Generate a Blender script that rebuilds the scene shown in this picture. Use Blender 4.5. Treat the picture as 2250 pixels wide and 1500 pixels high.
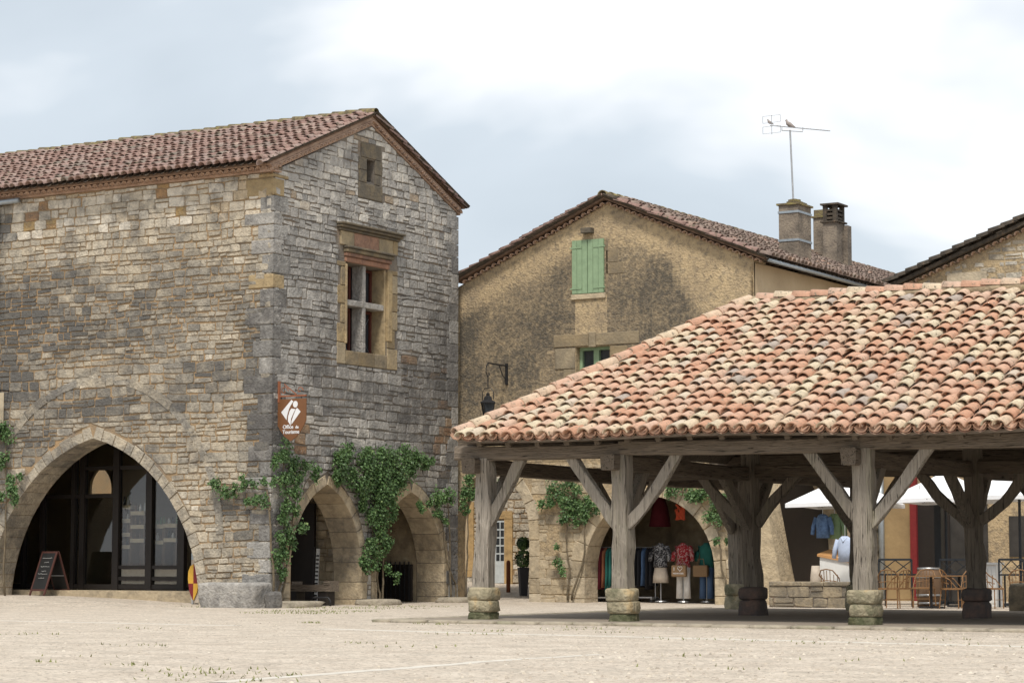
import bpy, bmesh, math, random
from mathutils import Vector, Matrix, noise
from mathutils.geometry import tessellate_polygon
for o in list(bpy.data.objects): bpy.data.objects.remove(o)
S = bpy.context.scene
C = S.collection
R = math.radians
# ------------------------------------------------------------------ camera
# World axes follow the bastide grid: X runs along the square's fronts, Y runs deep into the town.
YAW = R(31); PITCH = math.atan(485/5100.); EYE = 1.05
cam = bpy.data.objects.new('camera', bpy.data.cameras.new('camera')); C.objects.link(cam)
cam.data.sensor_width = 36; cam.data.lens = 5100/2250*36; cam.data.clip_end = 2000; cam.data.clip_start = .5
cam.location = (0, 0, EYE); cam.rotation_euler = (R(90)+PITCH, 0, YAW)
S.camera = cam
S.render.resolution_x = 1024; S.render.resolution_y = 682
# ------------------------------------------------------------------ sky, sun, exposure
SUN_EL, SUN_AZ = R(58), R(158)          # azimuth measured from +Y clockwise: the sun stands behind the camera, a little right
w = bpy.data.worlds.new('World'); S.world = w; w.use_nodes = True
nt = w.node_tree; N = nt.nodes; L = nt.links
for n in list(N): N.remove(n)
out = N.new('ShaderNodeOutputWorld'); bg = N.new('ShaderNodeBackground'); L.new(bg.outputs[0], out.inputs[0])
sky = N.new('ShaderNodeTexSky'); sky.sky_type = 'NISHITA'; sky.sun_disc = False
sky.sun_elevation = SUN_EL; sky.sun_rotation = SUN_AZ
skm = N.new('ShaderNodeVectorMath'); skm.operation = 'SCALE'; skm.inputs['Scale'].default_value = .11
L.new(sky.outputs[0], skm.inputs[0])
tc = N.new('ShaderNodeTexCoord')
mp = N.new('ShaderNodeMapping'); mp.inputs['Scale'].default_value = (1, 1, 2.2); mp.inputs['Location'].default_value = (4.1, 3.2, 1.3)
L.new(tc.outputs['Generated'], mp.inputs[0])
n1 = N.new('ShaderNodeTexNoise'); n1.inputs['Scale'].default_value = 3.2; n1.inputs['Detail'].default_value = 5; n1.inputs['Roughness'].default_value = .48
n1.inputs['Distortion'].default_value = .25
L.new(mp.outputs[0], n1.inputs['Vector'])
rp = N.new('ShaderNodeValToRGB'); L.new(n1.outputs['Fac'], rp.inputs[0])
rp.color_ramp.elements[0].position = .34; rp.color_ramp.elements[0].color = (.50, .56, .615, 1)
rp.color_ramp.elements[1].position = .58; rp.color_ramp.elements[1].color = (.95, .96, .975, 1)
e = rp.color_ramp.elements.new(.48); e.color = (.60, .66, .715, 1)
mx = N.new('ShaderNodeMixRGB'); mx.inputs[0].default_value = .9
L.new(skm.outputs[0], mx.inputs[1]); L.new(rp.outputs[0], mx.inputs[2])
L.new(mx.outputs[0], bg.inputs[0]); bg.inputs[1].default_value = 1.0
sl = bpy.data.lights.new('sun', 'SUN'); sl.energy = 2.6; sl.angle = R(11); sl.color = (1, .94, .85)
so = bpy.data.objects.new('sun', sl); C.objects.link(so); so.location = (0, 0, 40)
so.rotation_euler = Vector((math.sin(SUN_AZ)*math.cos(SUN_EL), math.cos(SUN_AZ)*math.cos(SUN_EL), math.sin(SUN_EL))).to_track_quat('Z', 'Y').to_euler()
S.view_settings.view_transform = 'Standard'; S.view_settings.look = 'None'; S.view_settings.gamma = 1
S.view_settings.exposure = 0.3; S.view_settings.use_curve_mapping = False
S.render.engine = 'CYCLES'; S.cycles.max_bounces = 6

# ------------------------------------------------------------------ materials
MATS = {}
def mat(name, cols, scale=6., rough=.9, bump=.3, bscale=None, stretch=(1, 1, 1), attr=None, attr_cols=None, mixn=.5,
        dirt=None, weather=None, metallic=0., spec=.25, coord='world', trans=0., detail=6, speck=None):
    """cols: ramp of (pos, rgb) over noise.  attr_cols: ramp over the 'rnd' attribute, multiplied with the noise ramp.
    dirt: (rgb, bias) stain colour driven by the 'dirt' attribute broken up by noise."""
    m = bpy.data.materials.new(name); m.use_nodes = True; MATS[name] = m
    t = m.node_tree; n = t.nodes; l = t.links; b = n['Principled BSDF']
    if coord == 'world':
        g = n.new('ShaderNodeNewGeometry'); v = g.outputs['Position']
    else:
        g = n.new('ShaderNodeTexCoord'); v = g.outputs['Object']
    mpp = n.new('ShaderNodeMapping'); mpp.inputs['Scale'].default_value = stretch; l.new(v, mpp.inputs[0]); v = mpp.outputs[0]
    nz = n.new('ShaderNodeTexNoise'); nz.inputs['Scale'].default_value = scale; nz.inputs['Detail'].default_value = detail; nz.inputs['Roughness'].default_value = .62
    l.new(v, nz.inputs['Vector'])
    def ramp(src, cs):
        r = n.new('ShaderNodeValToRGB'); l.new(src, r.inputs[0]); el = r.color_ramp.elements
        while len(el) < len(cs): el.new(.5)
        for i, (p, c) in enumerate(cs): el[i].position = p; el[i].color = (*c, 1)
        return r.outputs[0]
    col = ramp(nz.outputs['Fac'], cols)
    if attr_cols:
        a = n.new('ShaderNodeAttribute'); a.attribute_name = 'rnd'
        ac = ramp(a.outputs['Fac'], attr_cols)
        mm = n.new('ShaderNodeMixRGB'); mm.blend_type = 'MULTIPLY'; mm.inputs[0].default_value = 1
        l.new(ac, mm.inputs[1]); l.new(col, mm.inputs[2]); col = mm.outputs[0]
    if speck:
        sn = n.new('ShaderNodeTexNoise'); sn.inputs['Scale'].default_value = speck[1]; sn.inputs['Detail'].default_value = 3; l.new(v, sn.inputs['Vector'])
        sf = n.new('ShaderNodeMapRange'); sf.inputs['From Min'].default_value = speck[2]; sf.inputs['From Max'].default_value = speck[2]+.08
        l.new(sn.outputs['Fac'], sf.inputs['Value'])
        mm = n.new('ShaderNodeMixRGB'); l.new(sf.outputs[0], mm.inputs[0]); l.new(col, mm.inputs[1]); mm.inputs[2].default_value = (*speck[0], 1); col = mm.outputs[0]
    if dirt:
        a = n.new('ShaderNodeAttribute'); a.attribute_name = 'dirt'
        dn = n.new('ShaderNodeTexNoise'); dn.inputs['Scale'].default_value = dirt[2] if len(dirt) > 2 else 3.; dn.inputs['Detail'].default_value = 8; dn.inputs['Roughness'].default_value = .7
        l.new(v, dn.inputs['Vector'])
        ad = n.new('ShaderNodeMath'); ad.operation = 'ADD'; l.new(a.outputs['Fac'], ad.inputs[0]); l.new(dn.outputs['Fac'], ad.inputs[1])
        mr = n.new('ShaderNodeMapRange'); mr.inputs['From Min'].default_value = .60+dirt[1]; mr.inputs['From Max'].default_value = 1.06+dirt[1]
        mr.inputs['To Max'].default_value = .93
        l.new(ad.outputs[0], mr.inputs['Value'])
        mm = n.new('ShaderNodeMixRGB'); l.new(mr.outputs[0], mm.inputs[0]); l.new(col, mm.inputs[1]); mm.inputs[2].default_value = (*dirt[0], 1); col = mm.outputs[0]
    if weather:
        wn = n.new('ShaderNodeTexNoise'); wn.inputs['Scale'].default_value = weather[1]; wn.inputs['Detail'].default_value = 11; wn.inputs['Roughness'].default_value = .74; wn.inputs['Distortion'].default_value = .3
        l.new(v, wn.inputs['Vector'])
        mr = n.new('ShaderNodeMapRange'); mr.inputs['From Min'].default_value = weather[2]; mr.inputs['From Max'].default_value = weather[3]; mr.inputs['To Max'].default_value = weather[4]
        l.new(wn.outputs['Fac'], mr.inputs['Value'])
        mm = n.new('ShaderNodeMixRGB'); l.new(mr.outputs[0], mm.inputs[0]); l.new(col, mm.inputs[1]); mm.inputs[2].default_value = (*weather[0], 1); col = mm.outputs[0]
    l.new(col, b.inputs['Base Color'])
    b.inputs['Roughness'].default_value = rough; b.inputs['Metallic'].default_value = metallic
    b.inputs['Specular IOR Level'].default_value = spec
    if trans: b.inputs['Transmission Weight'].default_value = trans
    if bump:
        bn = n.new('ShaderNodeTexNoise'); bn.inputs['Scale'].default_value = bscale or scale*3; bn.inputs['Detail'].default_value = 5; l.new(v, bn.inputs['Vector'])
        bp = n.new('ShaderNodeBump'); bp.inputs['Strength'].default_value = bump; bp.inputs['Distance'].default_value = .05
        l.new(bn.outputs['Fac'], bp.inputs['Height']); l.new(bp.outputs[0], b.inputs['Normal'])
    return m
def flat(name, c, rough=.6, metallic=0., var=.12, scale=8, spec=.3):
    lo = tuple(x*(1-var) for x in c); hi = tuple(min(1, x*(1+var)) for x in c)
    return mat(name, [(.3, lo), (.7, hi)], scale=scale, rough=rough, metallic=metallic, bump=.05, spec=spec)
W1 = [(.25, (.55, .55, .55)), (.45, (.86, .85, .84)), (.6, (1.0, .99, .97)), (.78, (1.2, 1.17, 1.12))]
STONE_COLS = [(0, (.26, .25, .235)), (.2, (.35, .32, .27)), (.4, (.43, .385, .31)), (.58, (.49, .425, .325)), (.74, (.58, .52, .42)), (.88, (.74, .69, .60)), (.96, (.40, .28, .13)), (1, (.42, .25, .14))]
mat('stone', W1, scale=7, attr_cols=STONE_COLS, dirt=((.10, .097, .092), 0.), weather=((.105, .10, .095), 1.3, .47, .62, .62), bump=.9, bscale=16, speck=((.62, .60, .55), 26, .66))
GREY_COLS = [(0, (.25, .24, .23)), (.3, (.35, .34, .32)), (.55, (.45, .43, .40)), (.75, (.56, .53, .48)), (.9, (.65, .615, .55)), (.95, (.36, .27, .18)), (1, (.30, .17, .09))]
mat('grey_stone', W1, scale=7, attr_cols=GREY_COLS, dirt=((.095, .09, .086), 0.), weather=((.095, .09, .086), 1.4, .48, .64, .52), bump=.9, bscale=16, speck=((.60, .59, .57), 24, .65))
mat('ashlar', W1, scale=5, attr_cols=[(0, (.40, .33, .23)), (.5, (.50, .41, .28)), (1, (.55, .48, .37))], dirt=((.10, .095, .085), 0.), weather=((.13, .12, .105), .7, .52, .70, .5), bump=.6, bscale=14)
mat('ochre_stone', W1, scale=6, attr_cols=[(0, (.33, .25, .14)), (.5, (.40, .305, .175)), (1, (.43, .355, .24))], dirt=((.10, .09, .075), 0.), weather=((.13, .115, .095), .9, .50, .68, .6), bump=.5, bscale=14)
mat('ochre_bright', W1, scale=5, attr_cols=[(0, (.46, .30, .13)), (1, (.55, .39, .20))], bump=.4)
mat('brown_tile', [(.28, (.55, .53, .52)), (.5, (.95, .95, .95)), (.72, (1.15, 1.12, 1.1))], scale=7, attr_cols=[(0, (.20, .15, .125)), (.4, (.26, .20, .17)), (.7, (.30, .22, .185)), (.9, (.36, .29, .24)), (1, (.42, .27, .20))], bump=.35, bscale=40, speck=((.11, .10, .08), 9, .58))
mat('brick_red', W1, scale=8, attr_cols=[(0, (.33, .17, .11)), (1, (.38, .23, .16))], dirt=((.09, .08, .075), 0.), bump=.4)
mat('mortar', [(.3, (.20, .165, .13)), (.5, (.33, .235, .14)), (.7, (.40, .26, .14))], scale=1.2, bump=.6, bscale=30)
mat('mortar_grey', [(.3, (.11, .10, .095)), (.55, (.22, .19, .155)), (.75, (.30, .21, .14))], scale=1.0, bump=.6, bscale=30)
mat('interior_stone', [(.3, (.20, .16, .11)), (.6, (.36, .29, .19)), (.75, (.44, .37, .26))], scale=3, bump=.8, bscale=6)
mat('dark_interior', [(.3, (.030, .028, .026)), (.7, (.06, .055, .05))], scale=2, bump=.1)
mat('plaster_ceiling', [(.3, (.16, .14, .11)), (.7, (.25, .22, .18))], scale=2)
mat('hall_tile', [(.28, (.76, .76, .74)), (.5, (1.0, 1.0, .99)), (.72, (1.1, 1.1, 1.08))], scale=9, attr_cols=[(0, (.51, .285, .19)), (.14, (.55, .325, .225)), (.30, (.57, .365, .265)), (.46, (.56, .385, .295)), (.60, (.60, .435, .32)), (.74, (.62, .495, .36)), (.86, (.61, .53, .39)), (.95, (.54, .45, .37)), (.985, (.40, .34, .30)), (1, (.54, .51, .49))],
    bump=.45, bscale=40, rough=.85, speck=((.22, .19, .14), 15, .60), weather=((.28, .245, .19), 2.2, .52, .72, .55))
mat('old_tile', [(.28, (.55, .53, .52)), (.5, (.95, .95, .95)), (.72, (1.15, 1.12, 1.1))], scale=7, attr_cols=[(0, (.27, .18, .15)), (.3, (.32, .21, .18)), (.55, (.36, .25, .215)), (.75, (.32, .24, .215)), (.9, (.42, .32, .27)), (.97, (.17, .15, .135)), (1, (.50, .42, .33))],
    bump=.35, bscale=40, rough=.9, speck=((.13, .12, .08), 9, .60))
mat('tile_dark', [(.3, (.045, .040, .034)), (.6, (.10, .08, .06)), (.75, (.22, .15, .10))], scale=7, bump=.4)
mat('mossy_tile', [(.3, (.09, .08, .05)), (.5, (.19, .15, .09)), (.65, (.27, .23, .08)), (.8, (.36, .28, .2))], scale=8, bump=.5)
mat('genoise', [(.3, (.30, .20, .145)), (.6, (.46, .32, .235)), (.8, (.52, .40, .30))], scale=5, bump=.3)
mat('tile_bed', [(.3, (.10, .065, .045)), (.7, (.22, .14, .095))], scale=6, bump=.3)
mat('ridge_mortar', [(.3, (.26, .20, .13)), (.6, (.42, .33, .22)), (.75, (.30, .27, .14))], scale=6, bump=.6, bscale=20)
WOODS = [(.25, (.55, .54, .52)), (.45, (.85, .84, .82)), (.6, (1.0, .98, .96)), (.75, (1.25, 1.22, 1.18))]
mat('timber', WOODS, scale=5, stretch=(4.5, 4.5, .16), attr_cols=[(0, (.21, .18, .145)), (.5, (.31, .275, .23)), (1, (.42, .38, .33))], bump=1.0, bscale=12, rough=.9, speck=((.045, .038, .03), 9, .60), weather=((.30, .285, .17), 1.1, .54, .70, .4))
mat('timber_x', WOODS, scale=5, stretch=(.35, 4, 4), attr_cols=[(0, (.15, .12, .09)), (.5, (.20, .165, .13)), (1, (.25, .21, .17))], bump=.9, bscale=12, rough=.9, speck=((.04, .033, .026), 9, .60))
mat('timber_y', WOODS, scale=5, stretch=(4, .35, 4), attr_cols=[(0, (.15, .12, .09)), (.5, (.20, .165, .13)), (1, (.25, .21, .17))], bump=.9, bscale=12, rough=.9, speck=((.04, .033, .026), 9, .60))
mat('base_stone', [(.25, (.17, .15, .10)), (.42, (.30, .265, .18)), (.56, (.40, .345, .235)), (.68, (.47, .35, .19)), (.8, (.50, .46, .37))], scale=3.6, dirt=((.07, .078, .038), -.02, 5.), weather=((.10, .105, .06), 2.2, .49, .64, .7), bump=1.0, bscale=12)
mat('render_ochre', [(.25, (.31, .245, .165)), (.45, (.43, .33, .205)), (.6, (.51, .39, .235)), (.8, (.55, .44, .30))], scale=1.1, dirt=((.080, .072, .060), 0., 9.), weather=((.125, .11, .09), 7., .47, .64, .68), bump=.8, bscale=18)
mat('render_clean', [(.3, (.44, .34, .22)), (.6, (.52, .41, .27)), (.8, (.57, .47, .34))], scale=.9, bump=.25, bscale=14, dirt=((.20, .17, .13), .1, 3.))
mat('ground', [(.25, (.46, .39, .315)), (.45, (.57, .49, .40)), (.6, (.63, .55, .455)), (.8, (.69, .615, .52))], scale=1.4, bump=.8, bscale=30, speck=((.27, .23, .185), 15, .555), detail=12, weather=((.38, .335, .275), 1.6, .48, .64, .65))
mat('gravel', W1, scale=12, attr_cols=[(0, (.36, .32, .27)), (.4, (.48, .42, .35)), (.8, (.58, .52, .43)), (1, (.68, .63, .54))], bump=0)
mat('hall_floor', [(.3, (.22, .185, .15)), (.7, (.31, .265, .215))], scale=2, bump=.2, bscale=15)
mat('kerb', W1, scale=5, attr_cols=[(0, (.30, .26, .20)), (1, (.46, .41, .33))], bump=.6, dirt=((.12, .14, .06), .05))
mat('pale_strip', [(.3, (.50, .46, .40)), (.7, (.64, .60, .53))], scale=4, bump=.3)
mat('grass', [(.3, (.15, .17, .055)), (.7, (.27, .28, .12))], scale=3, bump=0)
mat('leaf', W1, scale=3, attr_cols=[(0, (.035, .07, .022)), (.5, (.08, .155, .05)), (.85, (.13, .225, .075)), (1, (.21, .29, .11))], bump=0, rough=.5, spec=.4)
mat('stem', [(.3, (.10, .08, .05)), (.7, (.20, .16, .11))], scale=8)
mat('chimney_render', [(.3, (.13, .11, .09)), (.5, (.23, .19, .15)), (.7, (.32, .265, .20))], scale=2.2, bump=.6, bscale=16, weather=((.09, .08, .07), 3., .5, .68, .6))
flat('green_paint', (.25, .35, .215), .55)
flat('dark_iron', (.03, .03, .032), .5, .3)
flat('rust_iron', (.27, .10, .05), .8)
flat('zinc', (.36, .40, .43), .45, .6)
flat('white_paint', (.72, .72, .70), .6, var=.05)
flat('canvas_white', (.83, .84, .86), .8, var=.03)
flat('dark_frame', (.022, .018, .016), .5)
flat('window_wood', (.11, .035, .025), .5)
flat('shelf_wood', (.50, .42, .30), .7)
flat('board_red', (.085, .035, .028), .6)
flat('slate', (.018, .018, .018), .6)
flat('chalk', (.5, .5, .48), .9)
flat('sign_brown', (.17, .075, .032), .5, var=.05)
flat('sign_white', (.72, .72, .73), .5, var=.03)
mat('shaded_ochre_wall', [(.3, (.27, .19, .10)), (.7, (.38, .27, .14))], scale=1.5, bump=.3)  # ochre darkened so that the colour itself carries the parasol shade
flat('red', (.19, .022, .024), .6); flat('yellow', (.62, .36, .05), .6)
flat('denim', (.10, .17, .31), .9, var=.35, scale=14); flat('green_cloth', (.20, .30, .17), .9); flat('beige_cloth', (.50, .43, .35), .9)
flat('white_cloth', (.66, .64, .61), .9); flat('teal_cloth', (.02, .12, .10), .9); flat('black_cloth', (.02, .02, .024), .9); flat('wine_cloth', (.11, .014, .022), .9)
flat('blue_cloth', (.07, .12, .22), .9); flat('pale_blue', (.45, .52, .66), .9); flat('orange_cloth', (.42, .07, .03), .9)
mat('print_red', [(.50, (.27, .018, .025)), (.58, (.42, .28, .27))], scale=22, bump=0); mat('print_black', [(.48, (.03, .03, .035)), (.58, (.32, .32, .33))], scale=22, bump=0)
flat('burlap', (.24, .155, .085), .95, scale=30); flat('rattan', (.23, .125, .055), .6, var=.3, scale=30); flat('barrel_wood', (.16, .10, .06), .6)
flat('counter_wood', (.50, .27, .11), .6); flat('grey_metal', (.035, .04, .046), .5, .4); flat('steel', (.42, .42, .42), .4, .7)
flat('pigeon', (.33, .29, .27), .8); flat('door_grey', (.52, .56, .57), .6); flat('terracotta_pot', (.05, .05, .055), .6)
mat('glass_dark', [(.3, (.030, .034, .038)), (.7, (.05, .055, .06))], scale=2, rough=.08, bump=0, spec=.6)
m = bpy.data.materials.new('clear_glass'); m.use_nodes = True; MATS['clear_glass'] = m
t = m.node_tree; b = t.nodes.new('ShaderNodeBsdfGlossy'); tr = t.nodes.new('ShaderNodeBsdfTransparent'); ms = t.nodes.new('ShaderNodeMixShader')
b.inputs['Color'].default_value = (.9, .92, .95, 1); b.inputs['Roughness'].default_value = .03; ms.inputs[0].default_value = .05
tr.inputs[0].default_value = (.85, .86, .85, 1)
t.links.new(tr.outputs[0], ms.inputs[1]); t.links.new(b.outputs[0], ms.inputs[2]); t.links.new(ms.outputs[0], t.nodes['Material Output'].inputs[0])

# ------------------------------------------------------------------ building helpers
class MB:
    """collects faces; build() links them as ONE mesh object"""
    def __init__(s): s.v = []; s.f = []; s.r = []; s.d = []
    def add(s, vs, fs, rnd=.5, dirt=0.):
        k = len(s.v); s.v += [tuple(x) for x in vs]
        for f in fs: s.f.append([i+k for i in f]); s.r.append(rnd); s.d.append(dirt)
    def box(s, a, b, rnd=.5, dirt=0.):
        x0, y0, z0 = a; x1, y1, z1 = b
        x0, x1 = min(x0, x1), max(x0, x1); y0, y1 = min(y0, y1), max(y0, y1); z0, z1 = min(z0, z1), max(z0, z1)
        s.add([(x0, y0, z0), (x1, y0, z0), (x1, y1, z0), (x0, y1, z0), (x0, y0, z1), (x1, y0, z1), (x1, y1, z1), (x0, y1, z1)],
              [(3, 2, 1, 0), (4, 5, 6, 7), (0, 1, 5, 4), (1, 2, 6, 5), (2, 3, 7, 6), (3, 0, 4, 7)], rnd, dirt); return s
    def bar(s, p, q, w, h=None, rnd=.5, dirt=0., up=(0, 0, 1)):
        p = Vector(p); q = Vector(q); h = h or w; d = (q-p).normalized(); up = Vector(up)
        if abs(d.dot(up)) > .98: up = Vector((0, 1, 0))
        sx = d.cross(up).normalized()*w/2; uz = sx.cross(d).normalized()*h/2
        vs = [c+a*sx+b_*uz for c in (p, q) for a, b_ in ((-1, -1), (1, -1), (1, 1), (-1, 1))]
        s.add(vs, [(3, 2, 1, 0), (4, 5, 6, 7), (0, 1, 5, 4), (1, 2, 6, 5), (2, 3, 7, 6), (3, 0, 4, 7)], rnd, dirt); return s
    def tube(s, pts, r, n=6, rnd=.5, closed_ends=True):
        pts = [Vector(p) for p in pts]; rs = r if isinstance(r, (list, tuple)) else [r]*len(pts); vs = []
        for i, p in enumerate(pts):
            d = (pts[min(i+1, len(pts)-1)]-pts[max(i-1, 0)]).normalized()
            u = d.cross(Vector((0, 0, 1)) if abs(d.z) < .9 else Vector((1, 0, 0))).normalized(); v_ = d.cross(u)
            for k in range(n):
                a = 2*math.pi*k/n; vs.append(p+(u*math.cos(a)+v_*math.sin(a))*rs[i])
        fs = [(i*n+k, i*n+(k+1) % n, (i+1)*n+(k+1) % n, (i+1)*n+k) for i in range(len(pts)-1) for k in range(n)]
        fs += [tuple(range(n))[::-1], tuple(range((len(pts)-1)*n, len(pts)*n))]
        s.add(vs, fs, rnd); return s
    def lathe(s, prof, c=(0, 0, 0), n=16, rnd=.5):
        vs = [(c[0]+r*math.cos(2*math.pi*k/n), c[1]+r*math.sin(2*math.pi*k/n), c[2]+z) for r, z in prof for k in range(n)]
        fs = [(i*n+k, i*n+(k+1) % n, (i+1)*n+(k+1) % n, (i+1)*n+k) for i in range(len(prof)-1) for k in range(n)]
        fs += [tuple(range(n))[::-1], tuple(range((len(prof)-1)*n, len(prof)*n))]
        s.add(vs, fs, rnd); return s
    def prism(s, poly, M, d0, d1, rnd=.5, dirt=0.):
        n = len(poly); vs = [M(u, z, d0) for u, z in poly]+[M(u, z, d1) for u, z in poly]
        s.add(vs, [tuple(range(n))[::-1], tuple(range(n, 2*n))]+[(i, (i+1) % n, n+(i+1) % n, n+i) for i in range(n)], rnd, dirt); return s
    def build(s, name, m, parent=None, smooth=False):
        me = bpy.data.meshes.new(name); me.from_pydata(s.v, [], s.f)
        a = me.attributes.new('rnd', 'FLOAT', 'FACE'); a.data.foreach_set('value', s.r)
        a = me.attributes.new('dirt', 'FLOAT', 'FACE'); a.data.foreach_set('value', s.d)
        me.materials.append(MATS[m] if isinstance(m, str) else m)
        bm = bmesh.new(); bm.from_mesh(me); bmesh.ops.recalc_face_normals(bm, faces=bm.faces); bm.to_mesh(me); bm.free()
        if smooth: me.polygons.foreach_set('use_smooth', [True]*len(me.polygons))
        o = bpy.data.objects.new(name, me); C.objects.link(o); attach(o, parent); return o
def attach(o, parent):
    if parent is None: return
    o.parent = parent
    if parent.type == 'EMPTY' and not parent.get('_local'): o.matrix_parent_inverse = Matrix.Translation(-parent.location)
def thing(name, label, cat, loc=(0, 0, 0), group=None, local=False):
    o = bpy.data.objects.new(name, None); C.objects.link(o); o.location = loc; o.empty_display_size = .2
    tag(o, label, cat, group)
    if local: o['_local'] = 1
    return o
def tag(o, label, cat, group=None):
    o['label'] = label; o['category'] = cat
    if group: o['group'] = group
    return o
def struct(o): o['kind'] = 'structure'; return o
def stuff(o): o['kind'] = 'stuff'; return o
def copy_tree(o, parent=None):
    c = o.copy(); C.objects.link(c); c.parent = parent
    for ch in list(o.children): copy_tree(ch, c)
    return c
def part(name, m, parent, fn, smooth=False):
    mb = MB(); fn(mb); return mb.build(name, m, parent, smooth)
def boxp(name, m, parent, a, b, rnd=.5, dirt=0.): return MB().box(a, b, rnd, dirt).build(name, m, parent)
# wall-plane maps: u along the wall, z up, d outwards
def MY(Y0): return lambda u, z, d: (u, Y0-d, z)          # a front facing -Y, u = X
def MX(X0): return lambda u, z, d: (X0+d, u, z)          # a front facing +X, u = Y
# ---- 2D polygon work
def clip(poly, a, b, c):                                  # keep a*u+b*z <= c
    o = []
    for i in range(len(poly)):
        p, q = poly[i], poly[(i+1) % len(poly)]; dp = a*p[0]+b*p[1]-c; dq = a*q[0]+b*q[1]-c
        if dp <= 0: o.append(p)
        if (dp < 0 < dq) or (dq < 0 < dp):
            t_ = dp/(dp-dq); o.append((p[0]+(q[0]-p[0])*t_, p[1]+(q[1]-p[1])*t_))
    return o
def area(p): return .5*sum(p[i][0]*p[(i+1) % len(p)][1]-p[(i+1) % len(p)][0]*p[i][1] for i in range(len(p)))
def hole_planes(h):
    if area(h) < 0: h = h[::-1]
    r = []
    for i in range(len(h)):
        p, q = h[i], h[(i+1) % len(h)]; ex, ez = q[0]-p[0], q[1]-p[1]; l_ = math.hypot(ex, ez)
        if l_ < 1e-6: continue
        a, b_ = ez/l_, -ex/l_; r.append((a, b_, a*p[0]+b_*p[1]))       # outside: a*u+b*z > c
    return r
def arch(u0, u1, zs, za, z0=0., n=9):
    """pointed arch outline from the left foot over the apex to the right foot"""
    um = (u0+u1)/2; w_ = um-u0; H = max(za-zs, w_*1.0001); zs = za-H; r = (w_*w_+H*H)/(2*w_); a1 = math.atan2(H, r-w_)
    left = [(u0+r-r*math.cos(a1*i/n), zs+r*math.sin(a1*i/n)) for i in range(n+1)]
    pts = ([(u0, z0)] if zs > z0+.02 else [])+left; right = [(2*um-u, z) for u, z in pts[:-1]][::-1]
    return pts+right
def masonry(u0, u1, z0, z1, seed, holes=(), clips=(), ch=(.14, .29), sw=(.24, .66), gap=.02, quoin=None, wob=.02):
    rg = random.Random(seed); hp = [hole_planes(h) for h in holes]; out_ = []
    z = z0
    def wv(u, zz): return wob*noise.noise((u*.55, zz*1.1, seed))*1.5+wob*.5*noise.noise((u*2.1, zz*2.7, seed+4))
    while z < z1-.05:
        h = rg.uniform(*ch)
        if z+h > z1-.08: h = z1-z
        u = u0-rg.uniform(0, .3)
        while u < u1:
            w_ = rg.uniform(*sw)*(.75+h*1.3)
            a, b_ = max(u, u0), min(u+w_, u1); u += w_
            if b_-a < .08: continue
            cells = [(a, b_, z, z+h)]
            if h > .19 and rg.random() < .24: s_ = z+h*rg.uniform(.4, .6); cells = [(a, b_, z, s_), (a, b_, s_, z+h)]
            for (ca, cb, cz, ct) in cells:
                g = gap*.5; j = lambda: rg.uniform(-.02, .02)
                P = [(ca+g+j(), cz+g+j()+wv(ca, cz)), (cb-g+j(), cz+g+j()+wv(cb, cz)), (cb-g+j(), ct-g+j()+wv(cb, ct)), (ca+g+j(), ct-g+j()+wv(ca, ct))]
                for k in (3, 2, 1, 0):                    # knock corners off
                    if rg.random() > .5: continue
                    p = P[k]; q = P[(k+1) % len(P)]; r_ = P[k-1]; f = rg.uniform(.06, .2)
                    P[k:k+1] = [(p[0]+(r_[0]-p[0])*f, p[1]+(r_[1]-p[1])*f), (p[0]+(q[0]-p[0])*f*.7, p[1]+(q[1]-p[1])*f*.7)]
                A0 = abs(area(P))
                for c_ in clips: P = clip(P, *c_) if P else P
                for pl in hp:
                    if len(P) < 3: break
                    if any(all(a_*p[0]+b2*p[1]-c_ > 0 for p in P) for a_, b2, c_ in pl): continue
                    cu = sum(p[0] for p in P)/len(P); cz_ = sum(p[1] for p in P)/len(P)
                    best = max(pl, key=lambda q: q[0]*cu+q[1]*cz_-q[2]); P = clip(P, -best[0], -best[1], -best[2]-.004)
                if len(P) >= 3 and abs(area(P)) > max(.006, A0*.22): out_.append(P)
        z += h
    return out_
def stone_geo(P, M, rg, prot=(.012, .04), inset=.022):
    n = len(P); cu = sum(p[0] for p in P)/n; cz = sum(p[1] for p in P)/n
    d = rg.uniform(*prot); tilt = rg.uniform(-.03, .03)
    def ins(p, k):
        l_ = math.hypot(p[0]-cu, p[1]-cz) or 1; s_ = max(0, (l_-k)/l_); return (cu+(p[0]-cu)*s_, cz+(p[1]-cz)*s_)
    q = [ins(p, inset) for p in P]
    vs = [M(p[0], p[1], -.03) for p in P]+[M(p[0], p[1], d*.45) for p in P]+[M(p[0], p[1], d+tilt*(p[1]-cz)+rg.uniform(-.004, .004)) for p in q]
    fs = [(i, (i+1) % n, n+(i+1) % n, n+i) for i in range(n)]+[(n+i, n+(i+1) % n, 2*n+(i+1) % n, 2*n+i) for i in range(n)]+[tuple(range(2*n, 3*n))]
    return vs, fs
def lay_stones(polys, M, m, parent, rg, keep, rndf=None, dirtf=None, prot=(.012, .04), name='stone', inset=.022):
    """the `keep` largest stones become parts of their own, the rest one joined part"""
    order = sorted(range(len(polys)), key=lambda i: -abs(area(polys[i]))); big = set(order[:keep]); rest = MB()
    for i, P in enumerate(polys):
        if area(P) < 0: P = P[::-1]
        cu = sum(p[0] for p in P)/len(P); cz = sum(p[1] for p in P)/len(P)
        rn = rndf(cu, cz, rg) if rndf else rg.random(); dt = dirtf(cu, cz, rg) if dirtf else 0
        vs, fs = stone_geo(P, M, rg, prot, inset)
        if i in big: mb = MB(); mb.add(vs, fs, rn, dt); mb.build(name, m, parent)
        else: rest.add(vs, fs, rn, dt)
    if rest.v: stuff(rest.build('small_stones', m, parent))
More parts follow.
